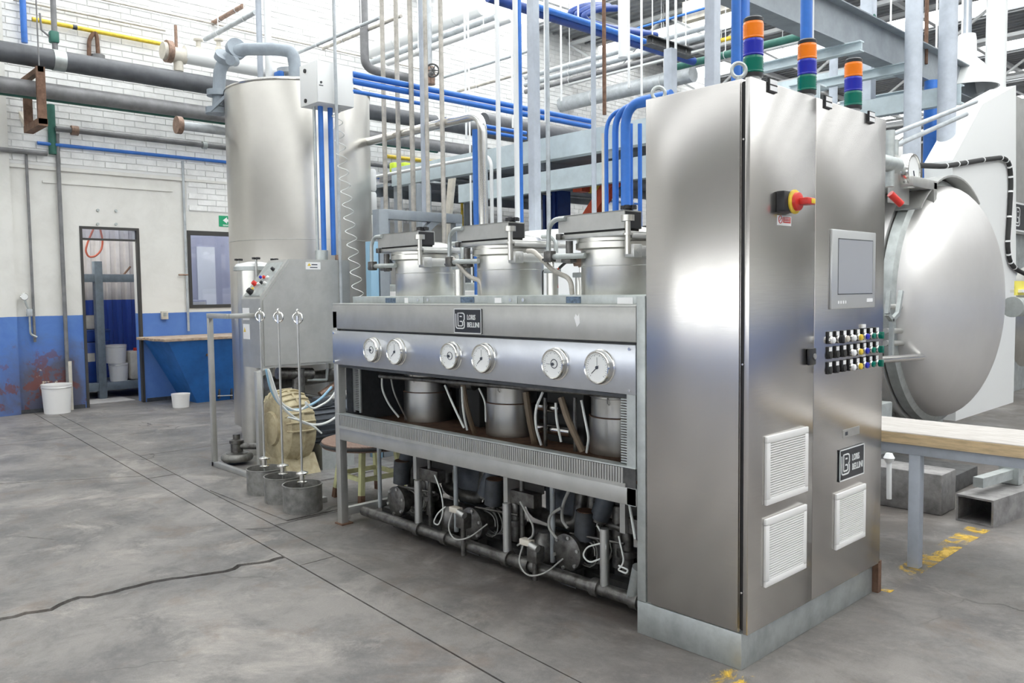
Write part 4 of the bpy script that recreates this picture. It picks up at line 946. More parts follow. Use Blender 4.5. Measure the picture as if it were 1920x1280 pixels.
# pipework hanging under the console
up = thing('console_pipework', 'bundle of grey pipes and fittings hanging under the console', 'pipework', (-4.8, .9, .6))
for (p0, p1, r, m_) in (((520, 700), (585, 700), .05, 'oily'), ((560, 690), (560, 745), .055, 'oily'), ((575, 712), (612, 712), .014, 'galv'), ((612, 712), (614, 690), .014, 'galv'), ((600, 740), (630, 720), .03, 'brownvalve'), ((530, 735), (600, 745), .02, 'oily')):
    MB().cyl(P(*p0, x=-4.80), P(*p1, x=-4.80), r, 14).build('pipe', m_, up)
MB().cyl(P(500, 720, x=-4.95), P(640, 700, x=-4.95), .06, 16).build('pipe', 'oily', up)
MB().cyl(P(600, 755, x=-4.5), P(650, 740, x=-4.5), .05, 16).build('pipe', 'oily', up)
hs = 'hoses looping under the console'
for lb, pts, r, m_, xx in (('pale blue hose drooping from the console to the machine', [(499, 692), (508, 735), (530, 765), (560, 770), (600, 750), (622, 725)], .010, 'hose_blue', -4.05), ('white hose drooping lowest from the console to the machine', [(503, 692), (515, 745), (545, 780), (580, 797), (610, 795), (640, 775)], .010, 'hose_clear', -4.02), ('white hose curling above the motor', [(505, 695), (525, 758), (560, 772), (575, 760), (572, 752), (585, 768), (620, 750), (636, 720)], .008, 'hose_clear', -3.98), ('white hose trailing down to the round stool', [(540, 782), (570, 790), (590, 800), (603, 812)], .007, 'hose_clear', -3.95)):
    single(MB().tube(rounded([P(*p, x=xx) for p in pts], .12), r, 8), 'hose', m_, lb, 'hose', hs)
# ---- floor valve
q = P(445, 868, z=0); fv = thing('floor_valve', 'squat grey valve on the floor under the tube frame', 'valve', (q.x, q.y, 0))
MB().torus((q.x, q.y, .055), (0, 0, 1), .10, .035, 24, 10).build('elbow', 'potsteel', fv); MB().lathe([(.09, .06), (.09, .09), (.05, .10), (.05, .17), (.06, .175), (.06, .20), (.03, .21), (.03, .25)], (q.x, q.y, 0), 'z', 24).build('body', 'oily', fv); MB().cyl((q.x, q.y, .15), (q.x+.15, q.y+.12, .15), .028, 12).build('outlet', 'oily', fv)
# ---- three pots with plunger rods on their floor plate
pa_, pb_2, pc_ = P(455, 922, z=0), P(533, 966, z=0), P(640, 945, z=0)
single(MB().prism([(-4.28, -.20, 0), (-3.13, -.20, 0), (-3.13, .25, 0), (-4.28, .19, 0)], (0, 0, .006)), 'floor_plate', 'floor', 'pale rectangular plate on the floor under the three pots', 'plate')
def pot(lab):
    t = thing('steel_pot', lab, 'pot', (0, 0, 0), 'open steel pots on the floor plate')
    MB().lathe([(.128, 0), (.128, .170), (.132, .172), (.132, .178), (.124, .178), (.124, .012)], (0, 0, 0), 'z', 40).build('wall', 'potsteel', t)
    return t
def rod(lab, zt):
    t = thing('plunger_rod', lab, 'plunger', (0, 0, 0), 'plunger rods with ring handles in the pots')
    MB().cyl((0, 0, .018), (0, 0, zt-.03), .0075, 10).build('shaft', 'steel', t)
    MB().lathe([(.012, .238), (.040, .242), (.040, .251), (.012, .262)], (0, 0, 0), 'z', 24).lathe([(.012, .18), (.034, .183), (.034, .192), (.012, .2)], (0, 0, 0), 'z', 24).lathe([(.018, .195), (.018, .243)], (0, 0, 0), 'z', 16).build('disc', 'chrome', t)
    MB().torus((0, 0, zt), (.55, -.83, 0), .034, .0055, 28, 8).build('ring_handle', 'chrome', t)
    MB().cyl((0, 0, zt-.04), (0, 0, zt+.015), .012, 12).build('collar', 'chrome', t)
    MB().torus((0, 0, zt+.045), (.83, .55, 0), .012, .004, 16, 6).build('hook_eye', 'chrome', t)
    return t
spots = [(487, 918, 'farthest back'), (523, 938, 'in the middle of the row'), (560, 958, 'nearest the machine leg')]
p0t = pot('open steel pot, '+spots[0][2]); r0t = rod('steel plunger rod with ring handle standing in the pot '+spots[0][2], 1.275)
pxy = [(-3.93, .06), (-3.60, .03), (-3.28, .0)]
for i, (x, y) in enumerate(pxy):
    for base, zb, lb in ((p0t, .006, 'open steel pot, '+spots[i][2]), (r0t, .006, 'steel plunger rod with ring handle standing in the pot '+spots[i][2])):
        if i == 0: base.location = (x, y, zb); WM[base.name] = Matrix.Translation((x, y, zb))
        else: copy_tree(base, (x, y, zb), None, lb)
# ---- round stool table
SCX, SCY, SZ = -3.27, .52, .42
stl = thing('round_table', 'low round table with worn brown top and pale yellow legs', 'table', (SCX, SCY, 0))
MB().lathe([(.32, SZ-.045), (.325, SZ-.04), (.325, SZ-.006), (.317, SZ)], (SCX, SCY, 0), 'z', 48).build('top', 'stoolwood', stl)
MB().torus((SCX, SCY, SZ-.023), (0, 0, 1), .324, .012, 48, 6).build('edge_band', 'rubber', stl)
for k in range(4):
    a = k*PI/2+.75; p_ = Vector((SCX+.19*math.cos(a), SCY+.19*math.sin(a), SZ-.045)); q_ = Vector((SCX+.25*math.cos(a), SCY+.25*math.sin(a), 0))
    lg = MB().bar(p_, q_, .034, .034).build('leg', 'paleyellow', stl, False); MB().bar(p_.lerp(q_, .82), q_, .036, .036).build('worn_tip', 'rust', lg, False)
for k in range(4):
    a = k*PI/2+.75; b = a+PI/2; MB().bar((SCX+.22*math.cos(a), SCY+.22*math.sin(a), .17), (SCX+.22*math.cos(b), SCY+.22*math.sin(b), .17), .02, .03).build('stretcher', 'paleyellow', stl, False)
# dark clutter seen under the machine behind the table
ct = thing('steel_trolley', 'low dark trolley on castors behind the round table', 'trolley', (-3.6, 1.5, 0))
MB().bx(-4.1, -3.0, 1.3, 1.8, .11, .16).build('deck', 'darkiron', ct, False)
for x in (-4.0, -3.1):
    for y in (1.36, 1.74): MB().cyl((x, y-.02, .05), (x, y+.02, .05), .05, 18).bx(x-.012, x+.012, y-.025, y+.025, .05, .11).build('castor', 'black', ct)
# ---- white control box on its pole, with blue conduits
a, b, c, d = P(592, 115, x=-4.72), P(661, 123, x=-4.72), P(661, 203, x=-4.72), P(592, 191, x=-4.72)
cb = thing('junction_cabinet', 'white electrical box hung on a thin pole before the tank', 'electrical box', (-4.85, (a.y+b.y)/2, d.z))
MB().bevbox(-5.0, -4.72, a.y, b.y, d.z, (a.z+b.z)/2, .006).build('case', 'white', cb)
MB().bevbox(-4.72, -4.705, a.y+.004, b.y-.004, d.z+.004, (a.z+b.z)/2-.004, .003).build('door', 'white', cb)
q = P(602, 154, x=-4.704); MB().cyl((-4.705, q.y, q.z), (-4.700, q.y, q.z), .010, 12).bx(-4.705, -4.7035, q.y-.02, q.y+.02, q.z-.03, q.z-.022).build('lock', 'charcoal', cb)
for zz in (d.z+.04, (a.z+b.z)/2-.06): MB().cyl((-4.9, a.y-.01, zz), (-4.9, a.y, zz), .018, 12).build('cable_gland', 'black', cb)
pol = P(633, 300, x=-4.66)
single(MB().cyl((pol.x, pol.y, KZ1-.9), (pol.x, pol.y, 5.2), .014, 12), 'support_pole', 'greypipe', 'thin grey pole carrying the white electrical box', 'pole')
for p, lb in ((604, 'left of two blue conduits between white box and console'), (622, 'right of two blue conduits between white box and console')):
    q = P(p, 330, x=-4.85); single(MB().cyl((q.x, q.y, KZ1+.05), (q.x, q.y, d.z), .023, 16), 'conduit', 'blue', lb, 'conduit', 'blue conduits under the white box')
q = P(592, 330, x=-4.88); single(MB().cyl((q.x, q.y, KZ1), (q.x, q.y, d.z), .014, 12), 'conduit', 'galv', 'thin silver conduit beside the blue ones under the white box', 'conduit')

# ================================================================ ALONG THE WALL
def bucket(lab, loc, r, h, m_='whiteplastic', handle=True, group='white plastic buckets', nm='bucket'):
    t = thing(nm, lab, 'bucket', loc, group); x, y, z = loc
    MB().lathe([(r*.86, z), (r*.97, z+h*.86), (r, z+h*.87), (r, z+h*.91), (r*.98, z+h*.92), (r*1.01, z+h*.98), (r*1.01, z+h), (r*.95, z+h), (r*.83, z+.01)], (x, y, 0), 'z', 32).build('shell', m_, t)
    if handle: MB().tube([(x+r*1.0*math.cos(a), y+r*1.0*math.sin(a), z+h*.89) for a in [-1.9+.19*k for k in range(17)]], .003, 5).build('bail', 'steel', t)
    return t
bucket('large white bucket standing against the stained wall left of the doorway', (-9.68, .20, 0), .17, .36)
bucket('small white bucket on the floor before the blue bin', (-9.02, 1.47, 0), .115, .175, handle=False)
# blue tapered bin with wooden cover
bt = thing('blue_bin', 'blue tapered steel bin standing against the wall under the window', 'bin', (-9.4, 2.3, 0))
bx0, bx1, by0, by1, bz = -9.86, -9.0, 1.33, 3.2, .85
vs = [(-9.80, 1.78, 0), (-9.26, 1.78, 0), (-9.26, 3.0, 0), (-9.80, 3.0, 0), (bx0, by0, bz), (bx1, by0, bz), (bx1, by1, bz), (bx0, by1, bz)]
MB().add(vs, [(0, 1, 2, 3), (4, 5, 6, 7), (0, 1, 5, 4), (1, 2, 6, 5), (2, 3, 7, 6), (3, 0, 4, 7)]).build('body', 'bin', bt, False)
a = P(412, 748, x=-9.2); 
for p in (410, 433):
    q = P(p, 740, x=-9.24); MB().bx(q.x, q.x+.03, q.y-.012, q.y+.012, q.z-.05, q.z+.09).build('lug', 'darkiron', bt, False)
q0, q1 = P(408, 742, x=-9.21), P(436, 741, x=-9.21); MB().cyl(q0, q1, .008, 8).build('bar', 'steel', bt)
q = P(389, 665, x=-9.05); MB().cyl((q.x-.03, q.y, q.z), (q.x+.02, q.y, q.z), .018, 12).build('drain_plug', 'rust', bt)
tp = MB()
xs_ = [-9.88, -9.66, -9.43, -9.20, -8.97]
wtop = thing('wooden_cover', 'grimy plank cover lying on the blue bin', 'cover', (-9.4, 2.25, bz))
for k in range(4):
    MB().bevbox(xs_[k]+.003, xs_[k+1]-.003, 1.24+.03*(k % 2), 3.25, bz, bz+.035, .004).build('plank', 'woodtop', wtop)
# sign, switch box, wall gauge
a, b = P(410, 404, x=XW), P(446, 426, x=XW)
sn = thing('exit_sign', 'green sign with white arrow pointing left above the window', 'sign', (XW, (a.y+b.y)/2, b.z))
MB().bx(XW, XW+.006, a.y, b.y, b.z, a.z).build('board', 'signgreen', sn, False)
ch = a.z-b.z; cw = b.y-a.y; az = a.z-ch*.42
MB().prism([(XW+.006, a.y+cw*.20, az), (XW+.006, a.y+cw*.42, az+ch*.30), (XW+.006, a.y+cw*.42, az+ch*.12), (XW+.006, a.y+cw*.80, az+ch*.12), (XW+.006, a.y+cw*.80, az-ch*.12), (XW+.006, a.y+cw*.42, az-ch*.12), (XW+.006, a.y+cw*.42, az-ch*.30)], (.001, 0, 0)).build('arrow', 'paper', sn, False)
MB().bx(XW+.006, XW+.0065, a.y+cw*.2, a.y+cw*.85, b.z+ch*.06, b.z+ch*.2).build('caption_strip', mat('pale_green_print', (.45, .62, .52), .5, 0, var=.4, vscale=60), sn, False)
q = P(307, 590, x=XW); t = thing('socket_box', 'small grey socket box on the wall right of the doorway', 'socket', (XW, q.y, q.z))
MB().bevbox(XW, XW+.05, q.y-.045, q.y+.045, q.z-.06, q.z+.05, .006).build('box', 'cream', t); MB().bx(XW+.05, XW+.054, q.y-.025, q.y+.02, q.z-.02, q.z+.03).build('cover', 'galv', t, False)
q = P(45, 556, x=XW+.08); t = thing('wall_gauge', 'small round pressure gauge with fittings on the wall pipe at far left', 'gauge', (XW, q.y, q.z-.3))
MB().lathe([(.045, -.02), (.045, .02), (.04, .025)], q, 'x', 24).build('case', 'chrome', t); MB().lathe([(.038, .024), (.038, .026)], q, 'x', 24).build('dial', 'glassdial', t)
MB().tube(rounded([q, q+Vector((0, .02, -.10)), q+Vector((0, .05, -.16)), q+Vector((0, .05, -.46)), q+Vector((0, .12, -.50))], .03), .013, 8).build('stem', 'galv', t)
MB().bevbox(q.x-.03, q.x+.03, q.y+.02, q.y+.08, q.z-.24, q.z-.15, .005).build('regulator', 'greypipe', t)
q = P(200, 395, x=XW)
for i, (p, r) in enumerate(((183, 394), (217, 395), (183, 420), (217, 420))):
    q = P(p, r, x=XW); MB().cyl((XW, q.y, q.z), (XW+.02, q.y, q.z), .018, 10).build('wall_stud', 'galv', wall)
# ---- store room contents
rk = thing('storage_rack', 'heavy blue grey steel rack in the store room doorway', 'rack', (-10.9, 1.0, 0))
q0 = P(193, 738, x=-10.75); ry = q0.y
MB().bevbox(-10.80, -10.68, ry-.06, ry+.04, 0, P(185, 490, x=-10.75).z, .004).build('post', 'greyrack', rk)
MB().bevbox(-11.62, -11.5, ry-.06, ry+.04, 0, 2.0, .004).build('post', 'greyrack', rk)
zz = P(200, 522, x=-10.75).z
MB().bevbox(-10.78, -10.70, ry-.9, ry+.8, zz-.05, zz+.06, .004).build('top_beam', 'greyrack', rk)
MB().bx(-11.6, -10.78, ry-.6, ry+.8, zz+.0, zz+.03).build('top_shelf', 'greyrack', rk, False)
zb = P(230, 722, x=-10.75).z
MB().bevbox(-10.78, -10.70, ry-.9, ry+.8, zb-.05, zb+.06, .004).build('bottom_beam', 'greyrack', rk)
MB().bx(-11.6, -10.78, ry-.6, ry+.8, zb+.02, zb+.05).build('bottom_shelf', 'greyrack', rk, False)
zsf = zb+.05
b1 = P(222, 690, x=-10.95); bucket('white bucket, lower of two stacked on the store room rack', (-10.95, b1.y, zsf), .135, .26, group='stacked buckets on the rack')
bucket('white bucket, upper of two stacked on the store room rack', (-10.95, b1.y-.03, zsf+.262), .15, .26, group='stacked buckets on the rack')
q = P(256, 690, x=-11.0); t = thing('canister', 'cloudy white plastic canister beside the stacked buckets', 'canister', (-11.0, q.y, zsf))
MB().bevbox(-11.13, -10.87, q.y-.13, q.y+.12, zsf, zsf+.42, .04).build('body', 'canister', t); MB().cyl((-11.0, q.y, zsf+.41), (-11.0, q.y, zsf+.46), .035, 14).build('cap', 'red', t)
q = P(168, 690, x=-11.0)
t = thing('blue_drum', 'dark blue drum with label behind the rack post', 'drum', (-11.15, q.y, zsf)); MB().lathe([(.19, 0), (.2, .02), (.2, .26), (.206, .28), (.2, .3), (.2, .55), (.19, .57)], (-11.15, q.y+.02, zsf), 'z', 32).build('shell', 'navy', t); MB().bx(-10.95, -10.944, q.y-.06, q.y+.06, zsf+.30, zsf+.42).build('label', 'canister', t, False)
t = thing('blue_crate', 'dark blue crate on top of the drum in the store room', 'crate', (-11.15, q.y, zsf+.57)); MB().bevbox(-11.35, -10.95, q.y-.2, q.y+.28, zsf+.575, zsf+.75, .02).build('body', 'navy', t); MB().bevbox(-11.36, -10.94, q.y-.21, q.y+.29, zsf+.72, zsf+.75, .01).build('rim', 'navy', t)
t = thing('white_container', 'pale container on the blue crate in the store room', 'container', (-11.15, q.y, zsf+.75)); MB().bevbox(-11.3, -11.0, q.y-.05, q.y+.2, zsf+.752, zsf+.95, .03).build('body', 'canister', t)
lp = [P(p, r, x=-11.2) for p, r in ((175, 430), (165, 452), (160, 470), (166, 482), (178, 481), (190, 470), (193, 452), (188, 430))]
single(MB().tube(rounded(lp, .1), .014, 8), 'hanging_hose', 'orangehose', 'dull red hose hanging in a loop inside the doorway', 'hose')
q = P(225, 512, x=-11.0); t = thing('hand_brush', 'brown hand brush lying on the rack top shelf', 'brush', (-11.0, q.y, zz+.03)); MB().bevbox(-11.05, -10.95, q.y-.1, q.y+.08, zz+.03, zz+.07, .01).build('block', 'stoolwood', t); MB().cyl((-11.0, q.y+.05, zz+.06), (-11.0, q.y+.15, zz+.18), .014, 8).build('handle', 'rust', t)
single(MB().bx(-11.75, -10.2, .62, 1.31, .0, .006), 'threshold_sheet', 'concretepad', 'pale sheet on the store room floor behind the doorway', 'sheet')
t = thing('office_cabinet', 'pale low cabinet seen through the office window', 'cabinet', (-11.3, 2.5, 0)); MB().bevbox(-11.5, -11.1, 2.30, 2.75, 0, 1.36, .01).build('body', 'greyroom', t); MB().bevbox(-11.1, -11.085, 2.32, 2.73, .05, 1.33, .004).build('front', 'canister', t)

# ================================================================ RIGHT OF THE CABINET
# ---- bench
bn = thing('plank_bench', 'worn wooden plank bench on blue grey steel frame beside the cabinet', 'bench', (.4, 1.8, 0))
lp_ = P(1715, 1062, z=0); LX, LY = lp_.x, lp_.y; zt = .56+.035
e0, e1 = P(1655, 845, y=LY-.03), P(1920, 880, y=LY-.03); zb = (e0.z+e1.z)/2
ztop = zb+.115
for k, (y0, y1) in enumerate(((LY-.05, LY+.13), (LY+.135, LY+.32), (LY+.325, LY+.47))):
    MB().bevbox(-.9, 1.9, y0, y1, zb+.05, ztop-.004*k, .006).build('plank', 'benchwood', bn)
MB().bx(-.9, 1.9, LY-.052, LY-.05, zb+.055, ztop-.006).build('plank_edge', 'benchedge', bn, False)
MB().bevbox(-.9, 1.9, LY-.03, LY+.02, zb-.0, zb+.05, .003).build('front_rail', 'greyblue', bn)
MB().bevbox(-.9, 1.9, LY+.40, LY+.45, zb-.0, zb+.05, .003).build('rear_rail', 'greyblue', bn)
for x, y in ((LX, LY), (1.75, LY), (-.7, LY+.42), (1.75, LY+.42)):
    MB().bevbox(x-.028, x+.028, y-.028, y+.028, 0, zb, .003).build('leg', 'greyblue', bn)
# ---- autoclave with domed door
AXC, AYC, AZC, AR = -1.05, 5.0, 1.30, 1.03
ac = thing('autoclave', 'large steel autoclave with round domed door behind the bench', 'autoclave', (AXC-.8, AYC, 0))
pr = []
for k in range(15):
    t = k/14*PI/2; pr.append((AR*.97*math.cos(t)+.001, .40*math.sin(t)))
MB().lathe([(AR*.97, -.06)]+pr, (AXC, AYC, AZC), 'x', 96).build('door_dome', 'dome', ac)
MB().lathe([(AR*.96, -.10), (AR*1.02, -.10), (AR*1.02, -.02), (AR*.98, 0), (AR*.96, 0)], (AXC, AYC, AZC), 'x', 96).build('door_rim', 'galv', ac)
MB().lathe([(AR*.97, -.52), (AR*1.05, -.52), (AR*1.05, -.49), (AR*1.015, -.485), (AR*1.015, -.155), (AR*1.05, -.15), (AR*1.05, -.115), (AR*.97, -.115)], (AXC, AYC, AZC), 'x', 96).build('locking_ring', 'dome', ac)
MB().lathe([(AR*.95, -1.9), (AR*.97, -.33)], (AXC, AYC, AZC), 'x', 64).build('shell', 'galv', ac)
MB().lathe([(AR*.98, -.82), (AR*1.07, -.82), (AR*1.07, -.72), (AR*.98, -.72)], (AXC, AYC, AZC), 'x', 80).build('body_ring', 'panel', ac)
# hood flange over the top of the door
vs = []; fs = []
for i in range(17):
    a = math.radians(55+80*i/16)
    for rr, xx in ((AR*1.05, -.12), (AR*1.05, .09), (AR*1.035, .09), (AR*1.035, -.12)): vs.append((AXC+xx, AYC+rr*math.cos(a), AZC+rr*math.sin(a)))
for i in range(16):
    for j in range(4): fs.append((i*4+j, i*4+(j+1) % 4, (i+1)*4+(j+1) % 4, (i+1)*4+j))
fs += [(0, 1, 2, 3), (64, 65, 66, 67)]
MB().add(vs, fs).build('door_hood', 'panel', ac)
MB().bevbox(AXC-.5, AXC+.10, AYC-.95, AYC-.45, AZC+.92, AZC+1.0, .01).build('hinge_beam', 'panel', ac)
MB().bx(AXC+.02, AXC+.10, AYC-.52, AYC-.46, AZC+.62, AZC+.98).build('hinge_plate', 'panel', ac, False)
# levers on the left side of the door
q0, q1 = P(1660, 668, x=AXC+.15), P(1728, 669, x=AXC+.15); MB().cyl(q0+Vector((0, -.6, 0)), q1, .028, 16).build('lever_bar', 'chrome', ac)
lk = MB()
for (pa, pb) in (((1667, 545), (1663, 588)), ((1690, 545), (1683, 588)), ((1663, 588), (1672, 600)), ((1683, 588), (1672, 600)), ((1672, 598), (1671, 668))):
    lk.bar(P(*pa, x=AXC+.10), P(*pb, x=AXC+.10), .03, .03)
lk.build('lock_fork', 'galv', ac, False)
for yy in (575, 620, 643):
    MB().cyl(P(1660, yy, x=AXC+.03), P(1692, yy, x=AXC+.03), .022, 12).build('lock_pin', 'steel', ac)
q = P(1690, 455, x=AXC-.05); MB().cyl(q, q+Vector((.1, 0, 0)), .02, 10).build('rim_stud', 'galv', ac)
for sy in (-1, 1):
    MB().prism([(AXC-.3, AYC+sy*.75, 0), (AXC-.3, AYC+sy*.25, 0), (AXC-.3, AYC+sy*.45, AZC-.92), (AXC-.3, AYC+sy*.62, AZC-.80)], (.08, 0, 0)).build('saddle', 'galv', ac, False)
# gauge on its bracket beside the hinge beam
a, b = P(1680, 290, x=AXC), P(1710, 362, x=AXC)
t = thing('dial_gauge', 'round white dial gauge on a grey bracket above the autoclave', 'gauge', (AXC, a.y, b.z))
MB().bevbox(AXC-.02, AXC, a.y-.1, b.y-.05, b.z-.1, a.z, .004).build('bracket', 'panel', t)
c = P(1704, 321, x=AXC+.03); MB().lathe([(.14, -.03), (.14, .03), (.13, .045), (.118, .045), (.115, .03)], c, 'x', 32).build('case', 'chrome', t); MB().lathe([(.118, .03), (.118, .033)], c, 'x', 32).build('dial', 'glassdial', t); MB().bar(c+Vector((.036, 0, 0)), c+Vector((.036, .03, -.07)), .008, .004).build('needle', 'ink', t, False)
# safety valve on top of the door
c = P(1778, 345, x=AXC-.3); t = thing('safety_valve', 'small silver safety valve on top of the autoclave', 'valve', (c.x, c.y, AZC+1.05))
MB().lathe([(.07, -.16), (.07, -.10), (.05, -.09), (.05, .05), (.09, .06), (.09, .10), (.04, .12)], (c.x, c.y, c.z-.05), 'z', 24).build('body', 'chrome', t); MB().lathe([(.07, -.1), (.09, -.08), (.09, .08), (.07, .1)], (c.x, c.y-.06, c.z-.08), 'y', 24).build('outlet', 'white', t)
# red handled valve cluster at the cabinet's far edge
c = P(1668, 320, x=-1.0); t = thing('valve_cluster', 'silver valve with red handle peeping past the cabinet edge', 'valve', (c.x, c.y, c.z-.3))
MB().cyl(c+Vector((0, -.25, .05)), c+Vector((0, .12, .05)), .06, 16).cyl(c+Vector((0, 0, -.12)), c+Vector((0, 0, .3)), .035, 12).build('body', 'galv', t); MB().cyl(c+Vector((.0, .02, -.17)), c+Vector((.05, .10, -.25)), .028, 10).build('handle', 'red', t)
# white sloped hood behind the door, cable chain along it
HX = -1.5
pp = [P(1842, 195, x=HX), P(1905, 160, x=HX), P(1905, 560, x=HX), P(1790, 560, x=HX), P(1786, 300, x=HX)]
t = thing('white_hood', 'large white sloped machine hood behind the autoclave door', 'hood', (HX-.4, pp[2].y-.5, 0))
MB().prism(pp, (-.28, 0, 0)).build('casing', 'white', t, False)
MB().prism([Vector((HX, pp[3].y+.1, 0)), Vector((HX, pp[2].y, 0)), pp[2], Vector((HX, pp[3].y+.1, pp[3].z))], (-.26, 0, 0)).build('base_casing', 'white', t, False)
cp = [P(*p, x=HX+.03) for p in ((1722, 310), (1770, 312), (1800, 307), (1840, 300), (1880, 295), (1893, 305), (1896, 340), (1893, 400), (1889, 460), (1893, 490), (1905, 505), (1925, 515))]
cc_ = thing('cable_conduit', 'black corrugated cable with white ties looping over the white hood', 'cable', (HX, cp[4].y, cp[-1].z))
sm = rounded(cp, .15, 5); MB().tube(sm, .026, 10).build('sleeve', 'rubber', cc_)
for k in range(4, len(sm)-2, 4): MB().cyl(sm[k], sm[k]+(sm[k+1]-sm[k]).normalized()*.02, .030, 12).build('tie', 'paper', cc_)
# neighbouring machine at the right border
NX = -1.72
a, b = P(1903, 178, x=NX), P(1903, 600, x=NX)
t = thing('neighbour_machine', 'grey steel machine panel with nameplate at the right border', 'machine', (NX-.4, a.y+1, 0))
MB().bx(NX-.35, NX, a.y, a.y+1.6, P(1910, 438, x=NX).z, a.z).build('upper_panel', 'panel', t, False); MB().bx(NX-.35, NX-.1, a.y+.15, a.y+1.6, .0, P(1910, 438, x=NX).z).build('lower_body', 'galv', t, False)
c0, c1 = P(1901, 378, x=NX), P(1901, 433, x=NX)
nameplate(t, (NX, a.y+.02, c1.z), (0, 1, 0), (0, 0, 1), 1.1, c0.z-c1.z, (1, 0, 0)); 
MB().lathe([(.8, -.2), (.85, 0), (.8, .06), (.4, .2)], (NX-.2, a.y+1.0, 1.0), 'x', 48).build('round_end', 'kier', t)
q = P(1905, 575, x=-.9); t = thing('door_clamp', 'small steel door clamp with yellow tag at the right border', 'clamp', (-.9, q.y, q.z-.1))
MB().cyl(q+Vector((0, -.12, 0)), q+Vector((0, .2, .0)), .10, 20).build('drum', 'galv', t); MB().bx(-.95, -.85, q.y-.02, q.y+.6, q.z+.14, q.z+.17).build('arm', 'whiteplastic', t, False); y_ = P(1905, 540, x=-.88); MB().bx(-.89, -.88, y_.y-.02, y_.y+.3, y_.z-.07, y_.z+.07).build('tag', 'yellowtag', t, False)
# machine base, rail and open duct on the floor behind the bench
t = thing('machine_plinth', 'low grey steel machine plinth on the floor behind the bench leg', 'plinth', (-.6, 3.3, 0))
MB().bevbox(-1.5, -.25, 2.75, 3.0, 0, .26, .01).build('front_sill', 'oldsteelplate', t); MB().bevbox(-1.4, -.4, 3.0, 3.9, .0, .12, .01).build('tray', 'darkiron', t); MB().bevbox(-.95, -.78, 2.9, 3.3, .26, .62, .01).build('pillar', 'galv', t)
c = P(1667, 858, y=2.70); c2 = P(1667, 935, y=2.70); MB().cyl(c, c2, .016, 12).build('lever', 'white', t); MB().lathe([(.02, -.03), (.035, 0), (.02, .03)], c, 'z', 16).build('lever_knob', 'white', t)
d0, d1, d2, d3 = P(1790, 940, z=.20), P(1863, 950, z=.2), P(1863, 988, z=0), P(1790, 970, z=0)
dx0, dx1 = -.30, -.06; dyy = P(1790, 975, z=0).y
t = thing('open_duct', 'rectangular open steel duct end lying on the floor at right', 'duct', (.0, 2.7, 0))
ax_, bx_ = P(1792, 975, z=0), P(1862, 990, z=0)
ux = (bx_-ax_); wd = ux.length; ux.normalize(); uy = Vector((-ux.y, ux.x, 0)); H_ = .165
mt = Matrix(((ux.x, uy.x, 0, ax_.x), (ux.y, uy.y, 0, ax_.y), (0, 0, 1, 0), (0, 0, 0, 1)))
MB().bx(0, wd, 0, .6, 0, .012, mt).bx(0, wd, 0, .6, H_-.012, H_, mt).bx(0, .012, 0, .6, .012, H_-.012, mt).bx(wd-.012, wd, 0, .6, .012, H_-.012, mt).build('tube', 'oldsteelplate', t, False); MB().bx(.012, wd-.012, .35, .36, .012, H_-.012, mt).build('inner_plate', 'darkiron', t, False)
t = thing('conveyor_arm', 'low grey steel arm with side rail running back from the duct', 'arm', (.1, 3.4, 0))
MB().bx(.02, wd-.02, .65, 2.0, .0, .14, mt).build('channel', 'oldsteelplate', t, False); MB().bx(.05, .11, .1, 1.5, H_+.04, H_+.10, mt).build('rail', 'galv', t, False); MB().bx(.02, .14, .5, .56, .17, .33, mt).build('rail_post', 'galv', t, False); MB().bx(.02, .14, 1.1, 1.16, .15, .33, mt).build('rail_post', 'galv', t, False)
single(MB().bx(.45, 2.2, .3, 2.2, .0, .008, mt), 'floor_sheet', 'oldsteelplate', 'steel sheet covering the floor pit at right', 'plate')

# ================================================================ PIPES, POSTS AND BEAMS OVERHEAD
def ypipe(lb, p0, p1, x, r, m_, y0=None, y1=None, nm='pipe', group=None, fl=(), cat='pipe', n=16):
    a, b = P(*p0, x=x), P(*p1, x=x); z = (a.z+b.z)/2
    ya = a.y if y0 is None else y0; yb = b.y if y1 is None else y1
    if not fl: return single(MB().cyl((x, ya, z), (x, yb, z), r, n), nm, m_, lb, cat, group), z
    t = thing(nm, lb, cat, (x, (ya+yb)/2, z), group); MB().cyl((x, ya, z), (x, yb, z), r, n).build('run', m_, t)
    for (pp, dw, rr, mm, pn) in fl:
        c = P(*pp, x=x).y; MB().cyl((x, c-dw/2, z), (x, c+dw/2, z), rr, 20).build(pn, mm, t)
    return t, z
def xpipe(lb, p0, p1, y, r, m_, x0=None, x1=None, nm='pipe', group=None, cat='pipe', n=14):
    a, b = P(*p0, y=y), P(*p1, y=y); z = (a.z+b.z)/2
    return single(MB().cyl((max(a.x, XW) if x0 is None else x0, y, z), (b.x if x1 is None else x1, y, z), r, n), nm, m_, lb, cat, group)
def hung_pipe(lb, p0, p1, y, r, m_, group):
    a, b = P(*p0, y=y), P(*p1, y=y); z = min((a.z+b.z)/2, 6.3); x0, x1 = max(a.x, XW), b.x
    t = thing('pipe', lb, 'pipe', ((x0+x1)/2, y, z), group); MB().cyl((x0, y, z), (x1, y, z), r, 14).build('run', m_, t)
    for q in (.28, .8): MB().cyl((x0+(x1-x0)*q, y, z), (x0+(x1-x0)*q, y, 6.47), .007, 6).torus((x0+(x1-x0)*q, y, z), (1, 0, 0), r+.004, .005, 16, 5).build('hanger', 'trussw', t)
    return t
